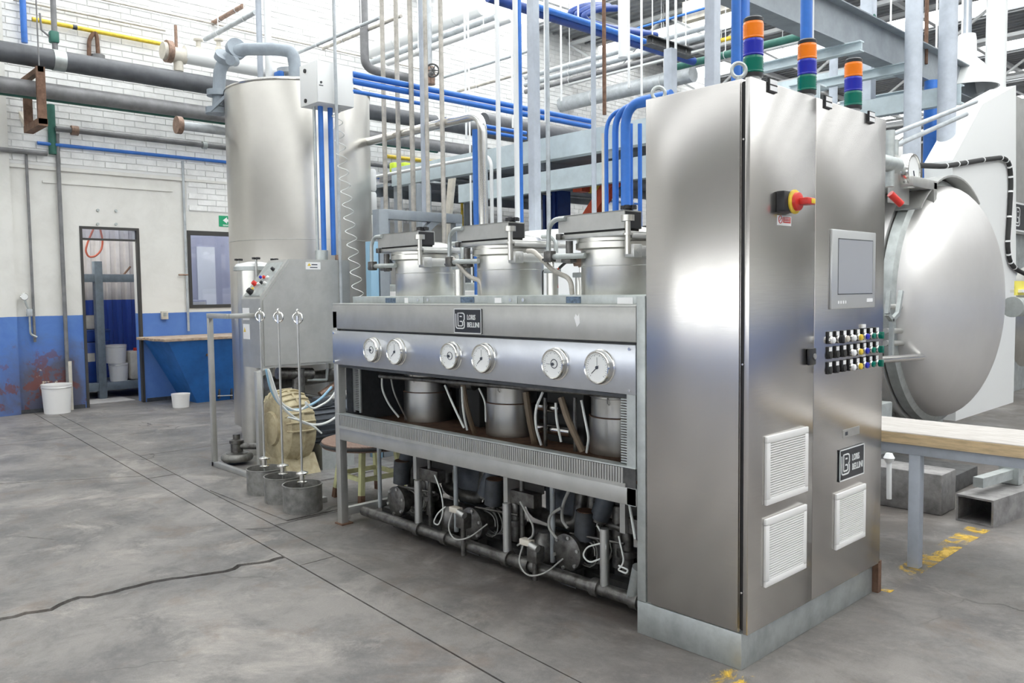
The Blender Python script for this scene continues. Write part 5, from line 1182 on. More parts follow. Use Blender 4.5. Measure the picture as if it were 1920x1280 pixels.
def vpipe(lb, px, q0, q1, r, m_, d=None, x=None, y=None, nm='pipe', group=None, cat='pipe', n=14, z0=None, z1=None):
    mid = P(px, (q0+q1)/2, d=d, x=x, y=y); a = P(px, q0, y=mid.y); b = P(px, q1, y=mid.y)
    return single(MB().cyl((mid.x, mid.y, b.z if z0 is None else z0), (mid.x, mid.y, a.z if z1 is None else z1), r, n), nm, m_, lb, cat, group)
# ---- on the long wall
ypipe('thick dark grey pipe, upper of the pair along the brick wall', (0, 101), (400, 157), -9.2, .117, 'darkpipe', -3, 10, fl=(((110, 118), .13, .122, 'galv', 'clamp_band'), ((820, 214), .12, .123, 'white', 'clamp_band')))
ypipe('thick mid grey pipe, lower of the pair along the brick wall', (0, 165), (400, 208), -9.2, .092, 'midpipe', -3, 10)
ypipe('dark green pipe just below the thick wall pipes', (200, 196), (420, 228), -9.35, .05, 'greenpipe', -3, 6)
ypipe('grey pipe with brown elbow below the thick wall pipes', (105, 249), (425, 270), -9.78, .035, 'midpipe', None, 8, fl=(((140, 251), .08, .06, 'brownvalve', 'union'), ((383, 266), .06, .05, 'galv', 'union')))
ypipe('thin blue conduit along the wall above the plaster ledge', (70, 270), (425, 302), -9.83, .022, 'blue', None, 12)
ypipe('short dark conduit at the left border above the plaster ledge', (0, 281), (88, 287), -9.80, .03, 'midpipe', -3, None)
ypipe('yellow gas pipe high on the brick wall', (60, 34), (303, 84), -9.80, .026, 'yellow', fl=(((140, 50), .05, .03, 'charcoal', 'union'),))
ypipe('thin grey wire pipe at the top left of the brick wall', (25, 0), (310, 57), -9.82, .014, 'beigepipe')
ypipe('thin beige pipe high above the white insulated valve', (160, -5), (480, 60), -9.82, .012, 'beigepipe', None, 6.5)
ypipe('yellow pipe behind the upright beige pipes', (725, 293), (850, 308), XW+.03, .03, 'yellow')
ypipe('grey pipe with brown flange running into the tank', (332, 238), (430, 243), -6.62, .045, 'greypipe', None, 1.22, fl=(((335, 238), .05, .085, 'brownvalve', 'flange'),))
vpipe('grey conduit running down the wall left of the doorway', 118, 245, 760, .024, 'midpipe', x=-9.84, z0=.25)
single(MB().cyl((-9.84, .40, .0), (-9.84, .40, .62), .03, 12), 'pipe_sleeve', 'cream', 'pale sleeve at the foot of the wall conduit', 'pipe')
vpipe('thin dark pipe beside the gauge on the wall', 57, 280, 640, .016, 'midpipe', x=-9.85)
vpipe('grey conduit down the wall between doorway and window', 348, 300, 620, .017, 'greypipe', x=-9.86)
single(MB().cyl((-9.85, P(335, 515, x=-9.85).y, P(340, 515, x=-9.85).z), (-9.85, 1.96, P(340, 515, x=-9.85).z), .012, 8), 'pipe_tap', 'brownvalve', 'small tap sticking out beside the window conduit', 'tap')
vpipe('green grey riser joining the wall conduit at far left', 97, 195, 290, .045, 'greenpipe', x=-9.845)
vpipe('grey riser with valve rising past the top left corner', 101, -20, 95, .032, 'midpipe', x=-9.4)
q = P(101, 70, x=-9.4); t = thing('ball_valve', 'dark green ball valve with lever on the top left riser', 'valve', (q.x, q.y, q.z-.08)); MB().bevbox(q.x-.05, q.x+.05, q.y-.05, q.y+.05, q.z-.07, q.z+.07, .02).build('body', 'greenpipe', t); MB().tube([(q.x, q.y-.05, q.z), (q.x, q.y-.13, q.z+.06), (q.x, q.y-.14, q.z+.25)], .012, 8).build('lever', 'midpipe', t)
vpipe('blue painted pipe running up the wall edge at top left', 44, -10, 82, .035, 'blue', x=-9.8)
vpipe('thin hanger rod above the rusty bracket', 70, -20, 125, .008, 'midpipe', x=-9.0, n=8)
# rusty trapeze bracket carrying the two thick pipes
t = thing('pipe_bracket', 'rusty steel hanger bracket carrying the thick wall pipes', 'bracket', (-9.2, .05, 3.5)); ybk = P(78, 180, x=-8.98).y
zb_ = P(78, 222, x=-8.98).z
MB().bx(-9.02, -8.97, ybk-.045, ybk+.045, zb_-.06, P(78, 125, x=-8.98).z).build('drop_arm', 'rust', t, False); MB().bx(-9.60, -9.55, ybk-.045, ybk+.045, zb_-.06, zb_+.38).build('drop_arm', 'rust', t, False); MB().bx(-9.60, -8.97, ybk-.05, ybk+.05, zb_-.08, zb_).build('cross_bar', 'rust', t, False); MB().bx(XW, -8.97, ybk-.03, ybk+.03, P(78, 125, x=-8.98).z-.06, P(78, 125, x=-8.98).z).build('wall_arm', 'rust', t, False)
MB().bar((XW, ybk, zb_+.2), (-9.6, ybk, zb_), .06, .06).build('strut', 'cream', t, False)
# white lagged valve and its fittings
ypipe('white lagged pipe with rusty flange above the thick wall pipes', (345, 105), (520, 132), -9.3, .115, 'white', None, 4.2, fl=(((316, 98), .07, .14, 'brownvalve', 'flange'), ((308, 97), .05, .11, 'cream', 'blind_cover')))
q = P(334, 104, x=-9.3); t = thing('gate_valve', 'rusty valve body at the end of the white lagged pipe', 'valve', (q.x, q.y, q.z-.2)); MB().cyl((q.x, q.y-.09, q.z), (q.x, q.y+.09, q.z), .10, 20).cyl((q.x, q.y, q.z-.2), (q.x, q.y, q.z), .06, 16).build('body', 'cream', t); MB().cyl((q.x, q.y-.02, q.z+.1), (q.x, q.y-.02, q.z+.38), .02, 10).build('spindle', 'brownvalve', t)
for p_, h_, lb in (((410, 85), .2, 'small brass bonnet on the white lagged pipe'), ((372, 85), .12, 'small brass stub beside the lagged pipe bonnet')):
    q = P(*p_, x=-9.3); single(MB().lathe([(.05, -.14), (.05, -.04), (.03, -.02), (.03, .05), (.06, .06), (.06, .08)], q, 'z', 16), 'valve_bonnet', 'cream', lb, 'valve')
t = thing('bent_pipe', 'inverted L bracket of brown pipe on the brick wall', 'pipe', (-9.8, 1.05, 4.3))
MB().tube(rounded([P(167, 105, x=-9.8), P(167, 75, x=-9.8), P(178, 58, x=-9.8), P(182, 70, x=-9.8), P(184, 103, x=-9.8)], .05), .025, 10).build('run', 'rust', t); q = P(184, 103, x=-9.8); MB().cyl(q, q+Vector((0, 0, -.05)), .08, 16).build('flange', 'midpipe', t)
M['swan'] = mat('slate_grey_paint', (.27, .31, .35), .45, .1, var=.15, vscale=8)
# swan neck pipe into the tank
dT = 8.35
pts = [P(553, 158, d=dT), P(553, 120, d=dT), P(548, 97, d=dT), P(520, 92, d=dT), P(450, 92, d=dT), P(424, 112, d=dT), P(412, 130, d=dT), P(410, 200, d=dT)]
t = thing('swan_neck_pipe', 'grey swan neck pipe with valve dropping into the tank top', 'pipe', pts[0]); MB().tube(rounded(pts, .18, 8), .062, 16).build('run', 'swan', t)
for p_, ax in (((443, 92), (1, 0, .2)), ((422, 108), (1, 0, 1)), ((408, 175), (0, 0, 1)), ((406, 208), (0, 0, 1))):
    q = P(*p_, d=dT); a_ = Vector(ax).normalized(); MB().cyl(q-a_*.03, q+a_*.03, .105, 20).build('flange', 'swan', t)
q = P(440, 115, d=dT-.1); MB().cyl(q, q+Vector((.12, -.1, -.03)), .05, 14).build('side_port', 'swan', t)
q = P(408, 190, d=dT-.12); MB().bar(q+Vector((-.07, -.05, -.09)), q+Vector((.10, .08, .08)), .022, .03).build('lever', 'swan', t, False)
t = thing('tank_fitting', 'grey flange and blue tap on the tank lid', 'fitting', (TC.x, TC.y, TZ)); q = P(545, 140, d=8.7); MB().cyl((q.x, q.y, TZ), (q.x, q.y, q.z+.05), .06, 16).cyl((q.x, q.y, q.z), (q.x, q.y, q.z+.05), .14, 20).build('flange', 'greypipe', t); q = P(523, 140, d=8.6); MB().cyl((q.x, q.y, TZ), (q.x, q.y, q.z), .02, 10).bevbox(q.x-.06, q.x+.06, q.y-.03, q.y+.03, q.z-.03, q.z+.03, .01).build('tap', 'blue', t)
vpipe('light grey pipe rising out of the tank top, left of a pair', 486, -30, 155, .030, 'greyblue', d=8.6, z0=TZ)
vpipe('white pipe rising out of the tank top, right of a pair', 502, -30, 155, .036, 'white', d=8.6, z0=TZ)
# ---- pipes reaching out from the wall over the hall
gx = 'pipes crossing under the roof'
for lb, p0, p1, yy, r, m_ in (
    ('brown capped pipe slanting out of frame above the lagged pipe', (398, 50), (455, 5), 2.45, .030, 'brownvalve'),
    ('light grey pipe slanting up to the top above the tank', (385, 84), (478, 12), 2.3, .032, 'greypipe'),
    ('thin grey pipe passing under the roof right of the tank', (555, 107), (712, 26), 3.4, .022, 'greypipe'),
    ('thin brown pipe parallel to it right of the tank', (606, 97), (752, 23), 3.9, .024, 'beigepipe'),
    ('thick white lagged pipe passing behind the upright beige pipes', (690, 106), (905, 5), 4.9, .10, 'white'),
    ('grey pipe just under the thick lagged pipe', (690, 135), (930, 12), 4.8, .045, 'greypipe'),
    ('white square tube under the roof pipes at centre', (727, 122), (960, 30), 4.6, .045, 'white'),
    ('slim grey pipe crossing behind the white square post', (830, 146), (1000, 92), 6.2, .022, 'greypipe'),
    ('slim beige pipe crossing low behind the white square post', (858, 173), (1000, 130), 6.6, .022, 'beigepipe'),
    ('upper of three silver pipes running to the round white column', (985, 146), (1330, 48), 8.0, .045, 'greypipe'),
    ('middle of three silver pipes running to the round white column', (985, 158), (1330, 66), 8.0, .050, 'greypipe'),
    ('lower of three silver pipes running to the round white column', (985, 172), (1330, 82), 8.0, .040, 'midpipe'),
    ('yellow pipe crossing above the cabinet behind the posts', (1185, 118), (1400, 65), 9.2, .035, 'yellow'),
    ('green pipe crossing just above the cabinet top', (1270, 135), (1640, 22), 7.2, .05, 'greenpipe'),
    ('long white truss chord like tube above the signal towers', (1420, 95), (1600, 52), 9.5, .05, 'white'),
    ('long grey lagged pipe passing behind the square post', (1050, 200), (1300, 135), 9.6, .14, 'greypipe')):
    hung_pipe(lb, p0, p1, yy, r, m_, gx)
# ---- upright beige pipes
gv = 'upright pipes behind the dyeing machine'
for i, (px, r, m_, lb) in enumerate(((720, .022, 'beigepipe', 'upright beige pipe nearest the tank'), (746, .022, 'beigepipe', 'second upright beige pipe from the tank'), (772, .023, 'beigepipe', 'third upright beige pipe from the tank'), (792, .020, 'greyblue', 'upright pale blue pipe amid the beige ones'), (800, .019, 'beigepipe', 'fourth upright beige pipe, beside the pale blue one'), (829, .021, 'beigepipe', 'fifth upright beige pipe from the tank'))):
    vpipe(lb, px, 0, 430, r, m_, y=2.0+.05*(i % 2), group=gv, z0=.0, z1=6.46)
gw = 'upright pipes at centre'
for px, q1, r, m_, yy, lb in ((880, 400, .012, 'white', 4.2, 'slim white upright pipe at left of the silver bend'), (934, 410, .022, 'white', 2.6, 'white upright pipe right of the silver bend'), (968, 410, .023, 'white', 2.4, 'white upright pipe just left of the square post'), (975, 410, .022, 'blue', 2.6, 'blue upright pipe half hidden behind the white one'), (1027, 430, .020, 'greypipe', 2.9, 'grey upright pipe right of the white square post'), (1113, 400, .022, 'greyblue', 2.9, 'pale upright pipe left of the blue conduits'), (1132, 370, .017, 'cream', 2.5, 'cream upright pipe close to the blue conduits')):
    vpipe(lb, px, 0 if px != 1132 else 250, q1, r, m_, y=yy, group=gw, z0=0., z1=6.46 if px != 1132 else None)
# silver bend
t = thing('bent_pipe', 'bright silver pipe bending down behind the kiers', 'pipe', P(905, 400, y=2.1)); a = P(690, 247, y=2.1); b = P(905, 235, y=2.1); a.z = b.z = (a.z+b.z)/2; b.x = P(905, 300, y=2.1).x; MB().tube(rounded([a, b, Vector((b.x, b.y, 1.0))], .16, 8), .042, 18).build('run', 'chrome', t)
hb = P(893, 320, y=2.15); single(MB().cyl((hb.x, hb.y, 1.0), (hb.x, hb.y, P(893, 243, y=2.15).z), .032, 16), 'conduit', 'blue', 'blue upright conduit beside the silver bend', 'conduit')
t = thing('bent_pipe', 'slim white pipe bending down right of the silver bend', 'pipe', P(922, 400, y=2.9)); a = P(690, 335, y=2.9); b = P(921, 290, y=2.9); a.z = b.z; MB().tube(rounded([a, b, Vector((b.x, b.y, 1.2))], .14, 8), .018, 12).build('run', 'white', t)
# grey guard frame behind the farthest kier
t = thing('guard_frame', 'grey steel frame with diagonal brace behind the farthest kier', 'frame', P(715, 560, y=1.45))
fx_ = P(715, 480, y=1.45).x; ya_ = 1.45; za = P(718, 400, x=fx_).z; yb_ = P(862, 415, x=fx_).y
MB().bevbox(fx_-.05, fx_+.05, ya_-.05, ya_+.05, 0, za+.03, .004).build('post', 'steelbeam', t); MB().bevbox(fx_-.04, fx_+.04, ya_, yb_, za-.05, za+.035, .004).build('rail', 'steelbeam', t); MB().bar((fx_, ya_+.10, za-.42), (fx_, ya_+.62, za-.02), .06, .06).build('brace', 'steelbeam', t, False); MB().bevbox(fx_-.04, fx_+.04, yb_-.08, yb_, 0, za-.05, .004).build('post', 'steelbeam', t)
single(MB().bevbox(fx_-.02, fx_+.06, 1.30, 1.38, 0, za-.25, .004), 'square_post', 'hose_blue', 'pale blue square post before the grey guard frame', 'post')
single(MB().bevbox(-5.7, -5.55, 2.7, 2.9, 0, 2.6, .01), 'square_post', 'steelbeam', 'grey steel post behind the tank edge', 'post')
# white cylinder stack beside the tank
t = thing('insulator_stack', 'white segmented column just right of the tank', 'column', P(696, 430, y=2.3)); c = P(697, 400, y=2.3)
for k in range(5): MB().lathe([(.045, 0), (.055, .02), (.055, .21), (.045, .23)], (c.x, c.y, 1.55+k*.24), 'z', 20).build('segment', 'white', t)
MB().cyl((c.x, c.y, 0), (c.x, c.y, 1.56), .04, 12).build('stem', 'greypipe', t)
# ---- blue conduits
gb = 'blue conduits running from the white box'
for p0, p1, lb in (((660, 145), (1110, 223), 'top blue conduit running right from the white box'), ((660, 160), (1110, 232), 'middle blue conduit running right from the white box'), ((660, 172), (790, 193), 'short lowest blue conduit running right from the white box')):
    ypipe(lb, p0, p1, -4.72, .027 if p1[0] > 800 else .018, 'blue', nm='conduit', group=gb, cat='conduit')
gu = 'bent blue conduits behind the nearest kier'
for px, qy, r, dx, lb in ((1137, 212, .013, .45, 'slim bent blue conduit, leftmost of three behind the nearest kier'), (1154, 205, .020, .40, 'middle of three bent blue conduits behind the nearest kier'), (1173, 196, .030, .34, 'thickest of three bent blue conduits behind the nearest kier')):
    c = P(px, 320, y=1.35); zt_ = P(px, qy, y=1.35).z
    single(MB().tube(rounded([(c.x, c.y, 0), (c.x, c.y, zt_), (c.x+dx, c.y, zt_)], .14, 8), r, 16), 'conduit', 'blue', lb, 'conduit', gu)
for px, lb in ((1183, 'straight blue conduit close behind the bent ones'), (1200, 'straight blue conduit next to the cabinet edge')): vpipe(lb, px, 232, 430, .014, 'blue', y=1.6, nm='conduit', cat='conduit', z0=0.)
for px, r, lb in ((1380, .020, 'slim blue conduit dropping to the cabinet top, leftmost of three'), (1389, .030, 'thick blue conduit dropping to the cabinet top'), (1398, .016, 'slim blue conduit beside the thick one over the cabinet')):
    c = P(px, 100, y=.35+.05*(px-1380)/9); single(MB().cyl((c.x, c.y, CH), (c.x, c.y, 4.2), r, 16), 'conduit', 'blue', lb, 'conduit', 'blue conduits entering the cabinet top')
for px, r, m_, lb in ((1512, .028, 'blue', 'blue conduit dropping behind the middle signal tower'), (1521, .013, 'white', 'thin white conduit beside it behind the middle signal tower')):
    c = P(px, 40, x=-.35); single(MB().cyl((c.x, c.y, CH), (c.x, c.y, 4.2), r, 16), 'conduit', m_, lb, 'conduit')
# ---- beams
def ibeam(lb, a, b, wd, h, m_, group=None):
    mb = MB().ibeam(a, b, wd, h); return single(mb, 'steel_beam', m_, lb, 'beam', group)
def channel_x(lb, p_top0, p_top1, hh, yy, m_, x0=None, x1=None):
    a, b = P(*p_top0, y=yy), P(*p_top1, y=yy); z = (a.z+b.z)/2
    return single(MB().bx(x0 if x0 is not None else a.x, x1 if x1 is not None else b.x, yy-.006, yy+.006, z-hh, z).bx(x0 if x0 is not None else a.x, x1 if x1 is not None else b.x, yy, yy+.10, z-.012, z).bx(x0 if x0 is not None else a.x, x1 if x1 is not None else b.x, yy, yy+.10, z-hh, z-hh+.012), 'steel_beam', m_, lb, 'beam', 'pale blue channel beams')
channel_x('pale blue channel beam, upper of two behind the kiers', (735, 328), (1205, 205), .21, 3.0, 'paleblue', x1=-1.2)
channel_x('pale blue channel beam, lower of two behind the kiers', (860, 366), (1205, 268), .24, 4.6, 'paleblue', x1=-2.0)
xpipe('blue conduit under the upper pale blue beam', (820, 338), (1205, 238), 3.12, .032, 'blue', group='conduits under the beams', nm='conduit')
xpipe('blue conduit under the lower pale blue beam', (900, 370), (1205, 292), 4.7, .030, 'blue', group='conduits under the beams', nm='conduit')
xpipe('long brown beam far behind the silver bend', (865, 325), (935, 308), 6.0, .06, 'rust')
# white square post in front of the beams
def post(lb, px, py, yy, w_, m_, z0=0, z1=6.4, rnd=False, nm='square_post'):
    c = P(px, py, y=yy); mb = MB().cyl((c.x, c.y, z0), (c.x, c.y, z1), w_/2, 20) if rnd else MB().bevbox(c.x-w_/2, c.x+w_/2, c.y-w_/2, c.y+w_/2, z0, z1, .006)
    return single(mb, nm if not rnd else 'round_column', m_, lb, 'post')
post('pale blue grey square post standing behind the middle kier', 1001, 200, 2.35, .078, 'greyblue')
post('white round column ending above the blue conduits', 1168, 50, 5.0, .11, 'white', P(1168, 108, y=5.0).z, 6.5, True)
post('blue grey square post behind the cabinet top left edge', 1257, 130, 3.4, .085, 'greyblue', 0, P(1257, 92, y=3.4).z)
post('pale square post rising from behind the cabinet', 1336, 80, 2.6, .085, 'greyblue')
post('blue grey square post beside the farthest signal tower', 1628, 60, 7.2, .14, 'greyblue')
post('tall light grey round column, left of two above the autoclave', 1712, 150, 6.3, .17, 'greyblue', 0, 6.4, True)
post('tall light grey round column, right of two above the autoclave', 1776, 150, 6.9, .185, 'greyblue', 0, 6.4, True)
post('slim round column behind the white lamp', 1814, 60, 9.5, .10, 'greyblue', 0, 6.4, True)
post('white round column above the white hood', 1868, 80, 9.4, .24, 'white', 0, 6.4, True)
post('thick bright blue pipe rising between the round columns', 1745, 230, 7.4, .15, 'blue', 0, P(1746, 152, y=7.4).z, True)
post('brown slim pipe hanging above the thick blue pipe', 1737, 60, 7.6, .045, 'rust', P(1737, 120, y=7.6).z, 6.46, True)
post('small light grey column behind the middle signal tower', 1563, 120, 8.2, .11, 'greyblue', 0, 6.4, True)
# grey main beam over the cabinet, cross pieces
GX = -2.2
a, b = P(1390, -12, x=GX), P(1735, 150, x=GX); zt_ = P(1600, 62, x=GX).z
ibeam('heavy grey steel beam running back above the cabinet', (GX, 1.6, zt_), (GX, 9.7, zt_), .20, .40, 'steelbeam')
for p_, lb in (((1570, 25), 'pale cross beam over the heavy grey beam, nearest'), ((1660, 95), 'pale cross beam over the heavy grey beam, middle one'), ((1745, 150), 'pale cross beam over the heavy grey beam, farthest')):
    c = P(*p_, x=GX); single(MB().ibeam((GX-1.1, c.y, zt_-.25), (GX+.25, c.y, zt_-.25), .09, .10, .012), 'steel_beam', 'paleblue', lb, 'beam', 'pale cross beams')
channel_x('pale blue wide beam far behind the signal towers', (1440, 142), (1720, 120), .22, 8.5, 'paleblue')
channel_x('pale blue wide beam behind the farthest signal tower', (1560, 180), (1730, 190), .20, 7.0, 'paleblue', x0=-3.0, x1=-1.6)
a = P(1180, 42, y=9.0); single(MB().bx(-6.5, -2.2, 8.9, 9.05, a.z-.30, a.z+.02), 'crane_girder', 'cream', 'cream girder crossing high at upper centre', 'girder')
xpipe('thin blue pipe running along the cream girder', (1195, 46), (1400, 0), 8.85, .02, 'blue')
# dark blue trays
ypipe('dark blue pipe rack running back from the top centre', (915, -2), (1300, 112), -5.0, .055, 'navy', y0=P(915, -2, x=-5.).y, nm='cable_tray', cat='cable tray')
ypipe('light blue edge pipe on top of the dark blue rack', (1005, 16), (1290, 100), -4.93, .035, 'blue', nm='conduit', cat='conduit')
t = thing('pipe_loop', 'dark blue bundle of pipes looping at the top centre', 'pipe', P(1100, 30, x=-6)); lo = [P(*p, x=-6.) for p in ((1130, 10), (1095, 10), (1068, 24), (1075, 34), (1140, 52), (1205, 60))]
for k in range(3): MB().tube(rounded([v+Vector((.12*k, 0, -.05*k)) for v in lo], .3, 6), .045, 10).build('pipe', 'navy', t)
t = thing('black_rail', 'dark steel rail holding the pipes above the cabinet left edge', 'rail', P(1250, 85, x=-4)); a, b = P(1213, 75, x=-4.2), P(1295, 98, x=-4.2); MB().ibeam((a.x, a.y, a.z), (a.x, b.y, a.z), .12, .10, .012).build('beam', 'darkiron', t, False); MB().cyl((a.x, a.y+.1, a.z), (a.x, a.y+.1, 6.46), .008, 6).build('hanger', 'trussw', t); MB().cyl((a.x, b.y-.1, a.z), (a.x, b.y-.1, 6.46), .008, 6).build('hanger', 'trussw', t)
# hanger rods
hg = 'thin white hanger rods under the roof'
for px, q0, q1, yy, lb in ((1022, -10, 230, 3.6, 'just right of the white square post'), (1052, 10, 190, 5.0, 'second from the white square post'), (1084, -10, 40, 5.6, 'above the blue rack'), (1111, 45, 215, 4.2, 'over the left end of the bent conduits'), (1179, -10, 165, 4.0, 'beside the white round column'), (1203, 80, 180, 4.2, 'over the brown riser'), (1252, -10, 92, 3.5, 'above the blue grey square post'), (1267, -10, 150, 3.8, 'right of the blue grey square post'), (873, 60, 260, 3.2, 'over the silver bend'), (960, 10, 240, 4.6, 'between the white uprights'), (1670, 0, 100, 8, 'left of the round columns'), (1756, 0, 130, 8.4, 'between the round columns'), (1804, -5, 130, 8.8, 'left of the white lamp'), (1850, 0, 140, 9.4, 'right of the white lamp')):
    c = P(px, (q0+q1)/2, y=yy); single(MB().cyl((c.x, c.y, P(px, q1, y=yy).z), (c.x, c.y, 6.46), .012, 8), 'hanger_rod', 'white', 'thin white hanger rod '+lb, 'rod', hg)
single(MB().cyl((P(1133, 140, y=4.5).x, 4.5, 6.46), (P(1133, 140, y=4.5).x, 4.5, P(1134, 215, y=4.5).z), .022, 12), 'riser_pipe', 'rust', 'rusty slim riser left of the round white column', 'pipe')
# handwheel valve
q = P(811, 132, y=4.4); t = thing('handwheel_valve', 'dark handwheel valve amid the upright pipes', 'valve', q); MB().torus(q, (.8, -.6, 0), .085, .012, 28, 8).build('wheel', 'darkiron', t)
sp = MB()
for k in range(3):
    a = k*PI/3; d = Vector((.6, .8, 0))*math.cos(a)+Vector((0, 0, 1))*math.sin(a); sp.bar(q-d*.085, q+d*.085, .012, .012)
sp.build('spoke', 'darkiron', t, False); MB().cyl(q, q+Vector((-.25, .15, 0)), .04, 14).build('stem', 'midpipe', t); MB().cyl(q+Vector((-.25, .15, -.12)), q+Vector((-.25, .15, .12)), .07, 14).build('body', 'brownvalve', t); MB().cyl((q.x-.25, q.y+.15, q.z), (q.x-.25, q.y+.15, 6.46), .035, 12).build('riser', 'greypipe', t)
# grey pipe with elbow right of the tank top
t = thing('bent_pipe', 'grey elbow pipe right of the white box', 'pipe', P(690, 130, x=-8.2)); MB().tube(rounded([Vector((-8.2, P(684, 100, x=-8.2).y, 6.46)), P(684, 125, x=-8.2), P(715, 137, x=-8.2), P(770, 147, x=-8.2)], .25, 8), .06, 14).build('run', 'midpipe', t)
# ---- white vessel and dark machinery behind the kiers
t = thing('white_vessel', 'big white rounded vessel behind the middle and nearest kiers', 'vessel', P(1060, 560, y=2.2)); c = P(1065, 500, y=2.5)
zt_ = P(1065, 433, y=2.5).z; MB().lathe([(.55, 0), (.60, .05), (.60, zt_-.10), (.56, zt_-.04), (.40, zt_-.01), (.1, zt_)], (c.x, c.y, 0), 'z', 64).build('shell', 'white', t); MB().torus((c.x, c.y, zt_-.1), (0, 0, 1), .60, .012, 64, 6).build('rim', 'white', t)
t = thing('drive_machine', 'far machine with orange red frame behind the blue conduits', 'machine', (-5.6, 6.2, 0))
for (p0, p1, w_) in (((1105, 410), (1158, 326), .16), ((1115, 330), (1160, 330), .16), ((1090, 360), (1090, 325), .16), ((1150, 262), (1185, 258), .2)): MB().bar(P(*p0, y=5.6), P(*p1, y=5.6), w_, w_).build('frame_bar', 'orangered', t, False)
MB().bx(-7.5, -4.2, 5.9, 6.6, 0, 1.75).build('body', 'steelbeam', t, False)
for p_ in ((1111, 355), (1119, 355)): c = P(*p_, y=5.8); MB().bevbox(c.x-.04, c.x+.04, 5.75, 5.85, c.z-.05, c.z+.05, .01).build('indicator', 'yellowtag', t)
t = thing('yellow_motor', 'small lime yellow motor pair behind the upright pipes', 'motor', P(745, 316, y=3.6))
for p_ in (740, 759): c = P(p_, 314, y=3.6); MB().bevbox(c.x-.05, c.x+.05, 3.55, 3.68, c.z-.06, c.z+.06, .015).build('housing', mat('lime_paint', (.55, .72, .05), .4) if p_ == 740 else bpy.data.materials['lime_paint'], t)
a = P(740, 325, y=3.6); MB().bx(a.x-.2, a.x+.25, 3.5, 3.75, a.z-.10, a.z-.02).build('base', 'midpipe', t, False); MB().bx(a.x-.03, a.x+.05, 3.6, 3.68, 0, a.z-.10).build('stand', 'steelbeam', t, False)
t = thing('grey_machine', 'low grey machine body behind the guard frame', 'machine', (-6.8, 4.4, 0)); MB().bevbox(-8.2, -5.6, 4.0, 4.8, 0, 1.55, .03).build('body', 'galv', t); MB().bevbox(-8.0, -5.8, 3.95, 4.0, .9, 1.45, .01).build('front_panel', 'whiteplastic', t); MB().bevbox(-8.0, -5.8, 3.95, 4.0, .2, .8, .01).build('front_panel', 'rust', t)
t = thing('blue_locker', 'deep blue ribbed cabinet far behind the white square post', 'cabinet', (-6.8, 6.9, 0)); c = P(1040, 390, y=7.0)
MB().bx(c.x-.16, c.x+.16, 6.9, 7.2, 0, P(1040, 345, y=7.).z).build('body', 'navy', t, False)
for k in range(3): MB().bx(c.x-.14+k*.11, c.x-.09+k*.11, 6.87, 6.9, 0, P(1040, 350, y=7.).z).build('rib', 'navy', t, False)
ypipe('upper of two short blue conduits left of the white square post', (907, 234), (986, 251), -5.3, .020, 'blue', nm='conduit', cat='conduit')
ypipe('lower of two short blue conduits left of the white square post', (907, 246), (986, 260), -5.3, .020, 'blue', nm='conduit', cat='conduit')
ypipe('upper thin grey handrail behind the silver bend', (800, 331), (1000, 351), -7.6, .018, 'greypipe', y1=9); ypipe('lower thin grey handrail behind the silver bend', (800, 342), (1000, 360), -7.6, .018, 'greypipe', y1=9)
single(MB().bar(Vector((P(826, 400, y=4.3).x, 4.3, 1.55)), P(850, 312, y=4.3), .10, .05), 'brace_plate', 'cream', 'cream sloping brace plate behind the upright beige pipes', 'brace')
ypipe('upper of two dark pipes low on the far wall', (930, 340), (1130, 356), XW+.05, .05, 'midpipe'); ypipe('lower of two dark pipes low on the far wall', (930, 352), (1130, 367), XW+.04, .04, 'darkpipe')
vpipe('yellow upright pipe behind the upright beige pipes', 866, 325, 420, .022, 'yellow', x=-8.6, z0=1.2)
vpipe('dark grey upright duct behind the yellow pipe', 882, 330, 420, .11, 'steelbeam', x=-9.0, z0=0.)
# mezzanine behind the pale blue beams
t = thing('mezzanine_deck', 'grey steel mezzanine deck behind the lower pale blue beam', 'platform', (-5, 6.2, 0)); zd_ = P(1100, 300, y=4.6).z+.12
MB().bx(-9.6, -3.3, 4.72, 8.6, zd_, zd_+.05).build('plate', 'steelbeam', t, False)
for k in range(6): MB().bx(-9.4+k*1.2, -9.32+k*1.2, 4.72, 8.6, zd_-.12, zd_).build('joist', 'steelbeam', t, False)
for x in (-9.3, -3.4):
    for y in (4.9, 8.4): MB().bx(x-.05, x+.05, y-.05, y+.05, 0, zd_-.12).build('post', 'greyblue', t, False)
t = thing('dark_machine', 'dark machine body under the mezzanine', 'machine', (-4.2, 7.6, 0)); MB().bevbox(-6.4, -3.5, 7.3, 8.3, 0, 2.0, .03).build('body', 'charcoal', t); MB().bevbox(-6.2, -3.6, 7.22, 7.3, 1.3, 1.9, .02).build('panel', 'steelbeam', t); MB().cyl((-6.3, 7.1, 2.25), (-3.5, 7.1, 2.25), .12, 18).build('duct', 'darkpipe', t); MB().bx(-6.3, -6.2, 7.1, 7.3, 2.0, 2.2).build('duct_stand', 'charcoal', t, False)
ypipe('thick dark lagged pipe under the mezzanine behind the bent conduits', (1060, 262), (1190, 275), -6.5, .13, 'darkpipe', 4.5, 11)
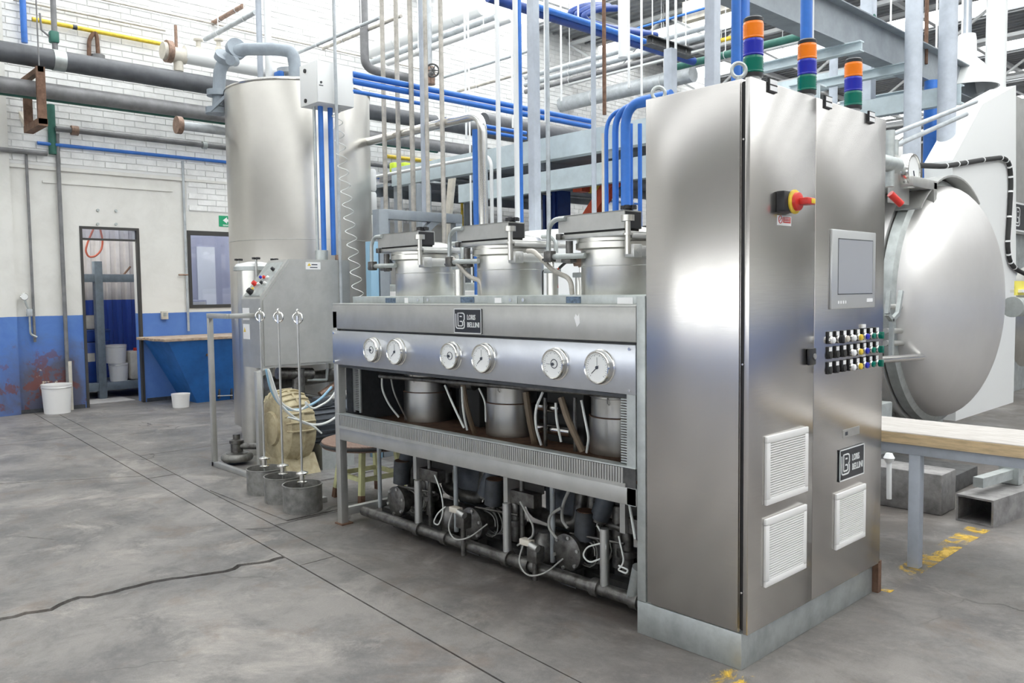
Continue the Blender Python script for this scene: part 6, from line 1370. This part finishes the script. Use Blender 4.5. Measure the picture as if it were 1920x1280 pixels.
# ---- high bay lamp
c = P(1812, 125, y=9.0); t = thing('high_bay_lamp', 'white high bay lamp hanging at upper right', 'lamp', (c.x, c.y, c.z-.3)); k_ = .42
MB().lathe([(.10, .40), (.11, .34), (.12, .10), (.20, .02), (.36, -.24), (.38, -.28), (.36, -.28), (.18, -.0)], (c.x, c.y, c.z), 'z', 32).build('shade', 'white', t); MB().cyl((c.x, c.y, c.z+.4), (c.x, c.y, 6.46), .012, 8).build('hanger', 'white', t)
# sloping hydraulic struts from the cabinet edge to the hood
for p0, p1, lb in (((1640, 265), (1830, 190), 'upper sloping silver strut above the autoclave'), ((1640, 290), (1812, 214), 'lower sloping silver strut above the autoclave')):
    single(MB().cyl(P(*p0, y=4.6), P(*p1, y=6.2), .022, 12), 'strut', 'greypipe', lb, 'strut', 'sloping struts')
post('silver upright stub carrying the sloping struts', 1680, 275, 4.4, .04, 'galv', 2.2, P(1680, 262, y=4.4).z, True)
# ---- roof trusses
tl = ['nearest', 'second', 'third', 'fourth', 'fifth']
def truss(i, yy):
    t = thing('roof_truss', 'white steel roof truss, %s from the cabinet' % tl[i], 'truss', (-.5, yy, 5.5), 'roof trusses')
    x0, x1, zb, zt = -9.85, 8.95, 5.55, 6.38
    MB().bx(x0, x1, yy-.04, yy+.04, zt-.06, zt).build('top_chord', 'trussw', t, False); MB().bx(x0, x1, yy-.04, yy+.04, zb, zb+.06).build('bottom_chord', 'trussw', t, False)
    n = 16; dx = (x1-x0)/n
    for k in range(n):
        a = (x0+k*dx, yy, zb+.03 if k % 2 else zt-.03); b = (x0+(k+1)*dx, yy, zt-.03 if k % 2 else zb+.03); MB().bar(a, b, .04, .04).build('web', 'trussw', t, False)
for i, yy in enumerate((9.8, 13.0, 16.2, 19.4, 22.6)): truss(i, yy)
gp = 'roof purlins'
for i, x in enumerate((-8.5, -6.5, -4.5, -2.5, -.5, 1.5, 3.5)):
    single(MB().bx(x-.04, x+.04, -8.9, 27.9, 6.38, 6.46), 'roof_purlin', 'trussw', 'long roof purlin, number %s from the brick wall' % ('one two three four five six seven'.split()[i]), 'purlin', gp)
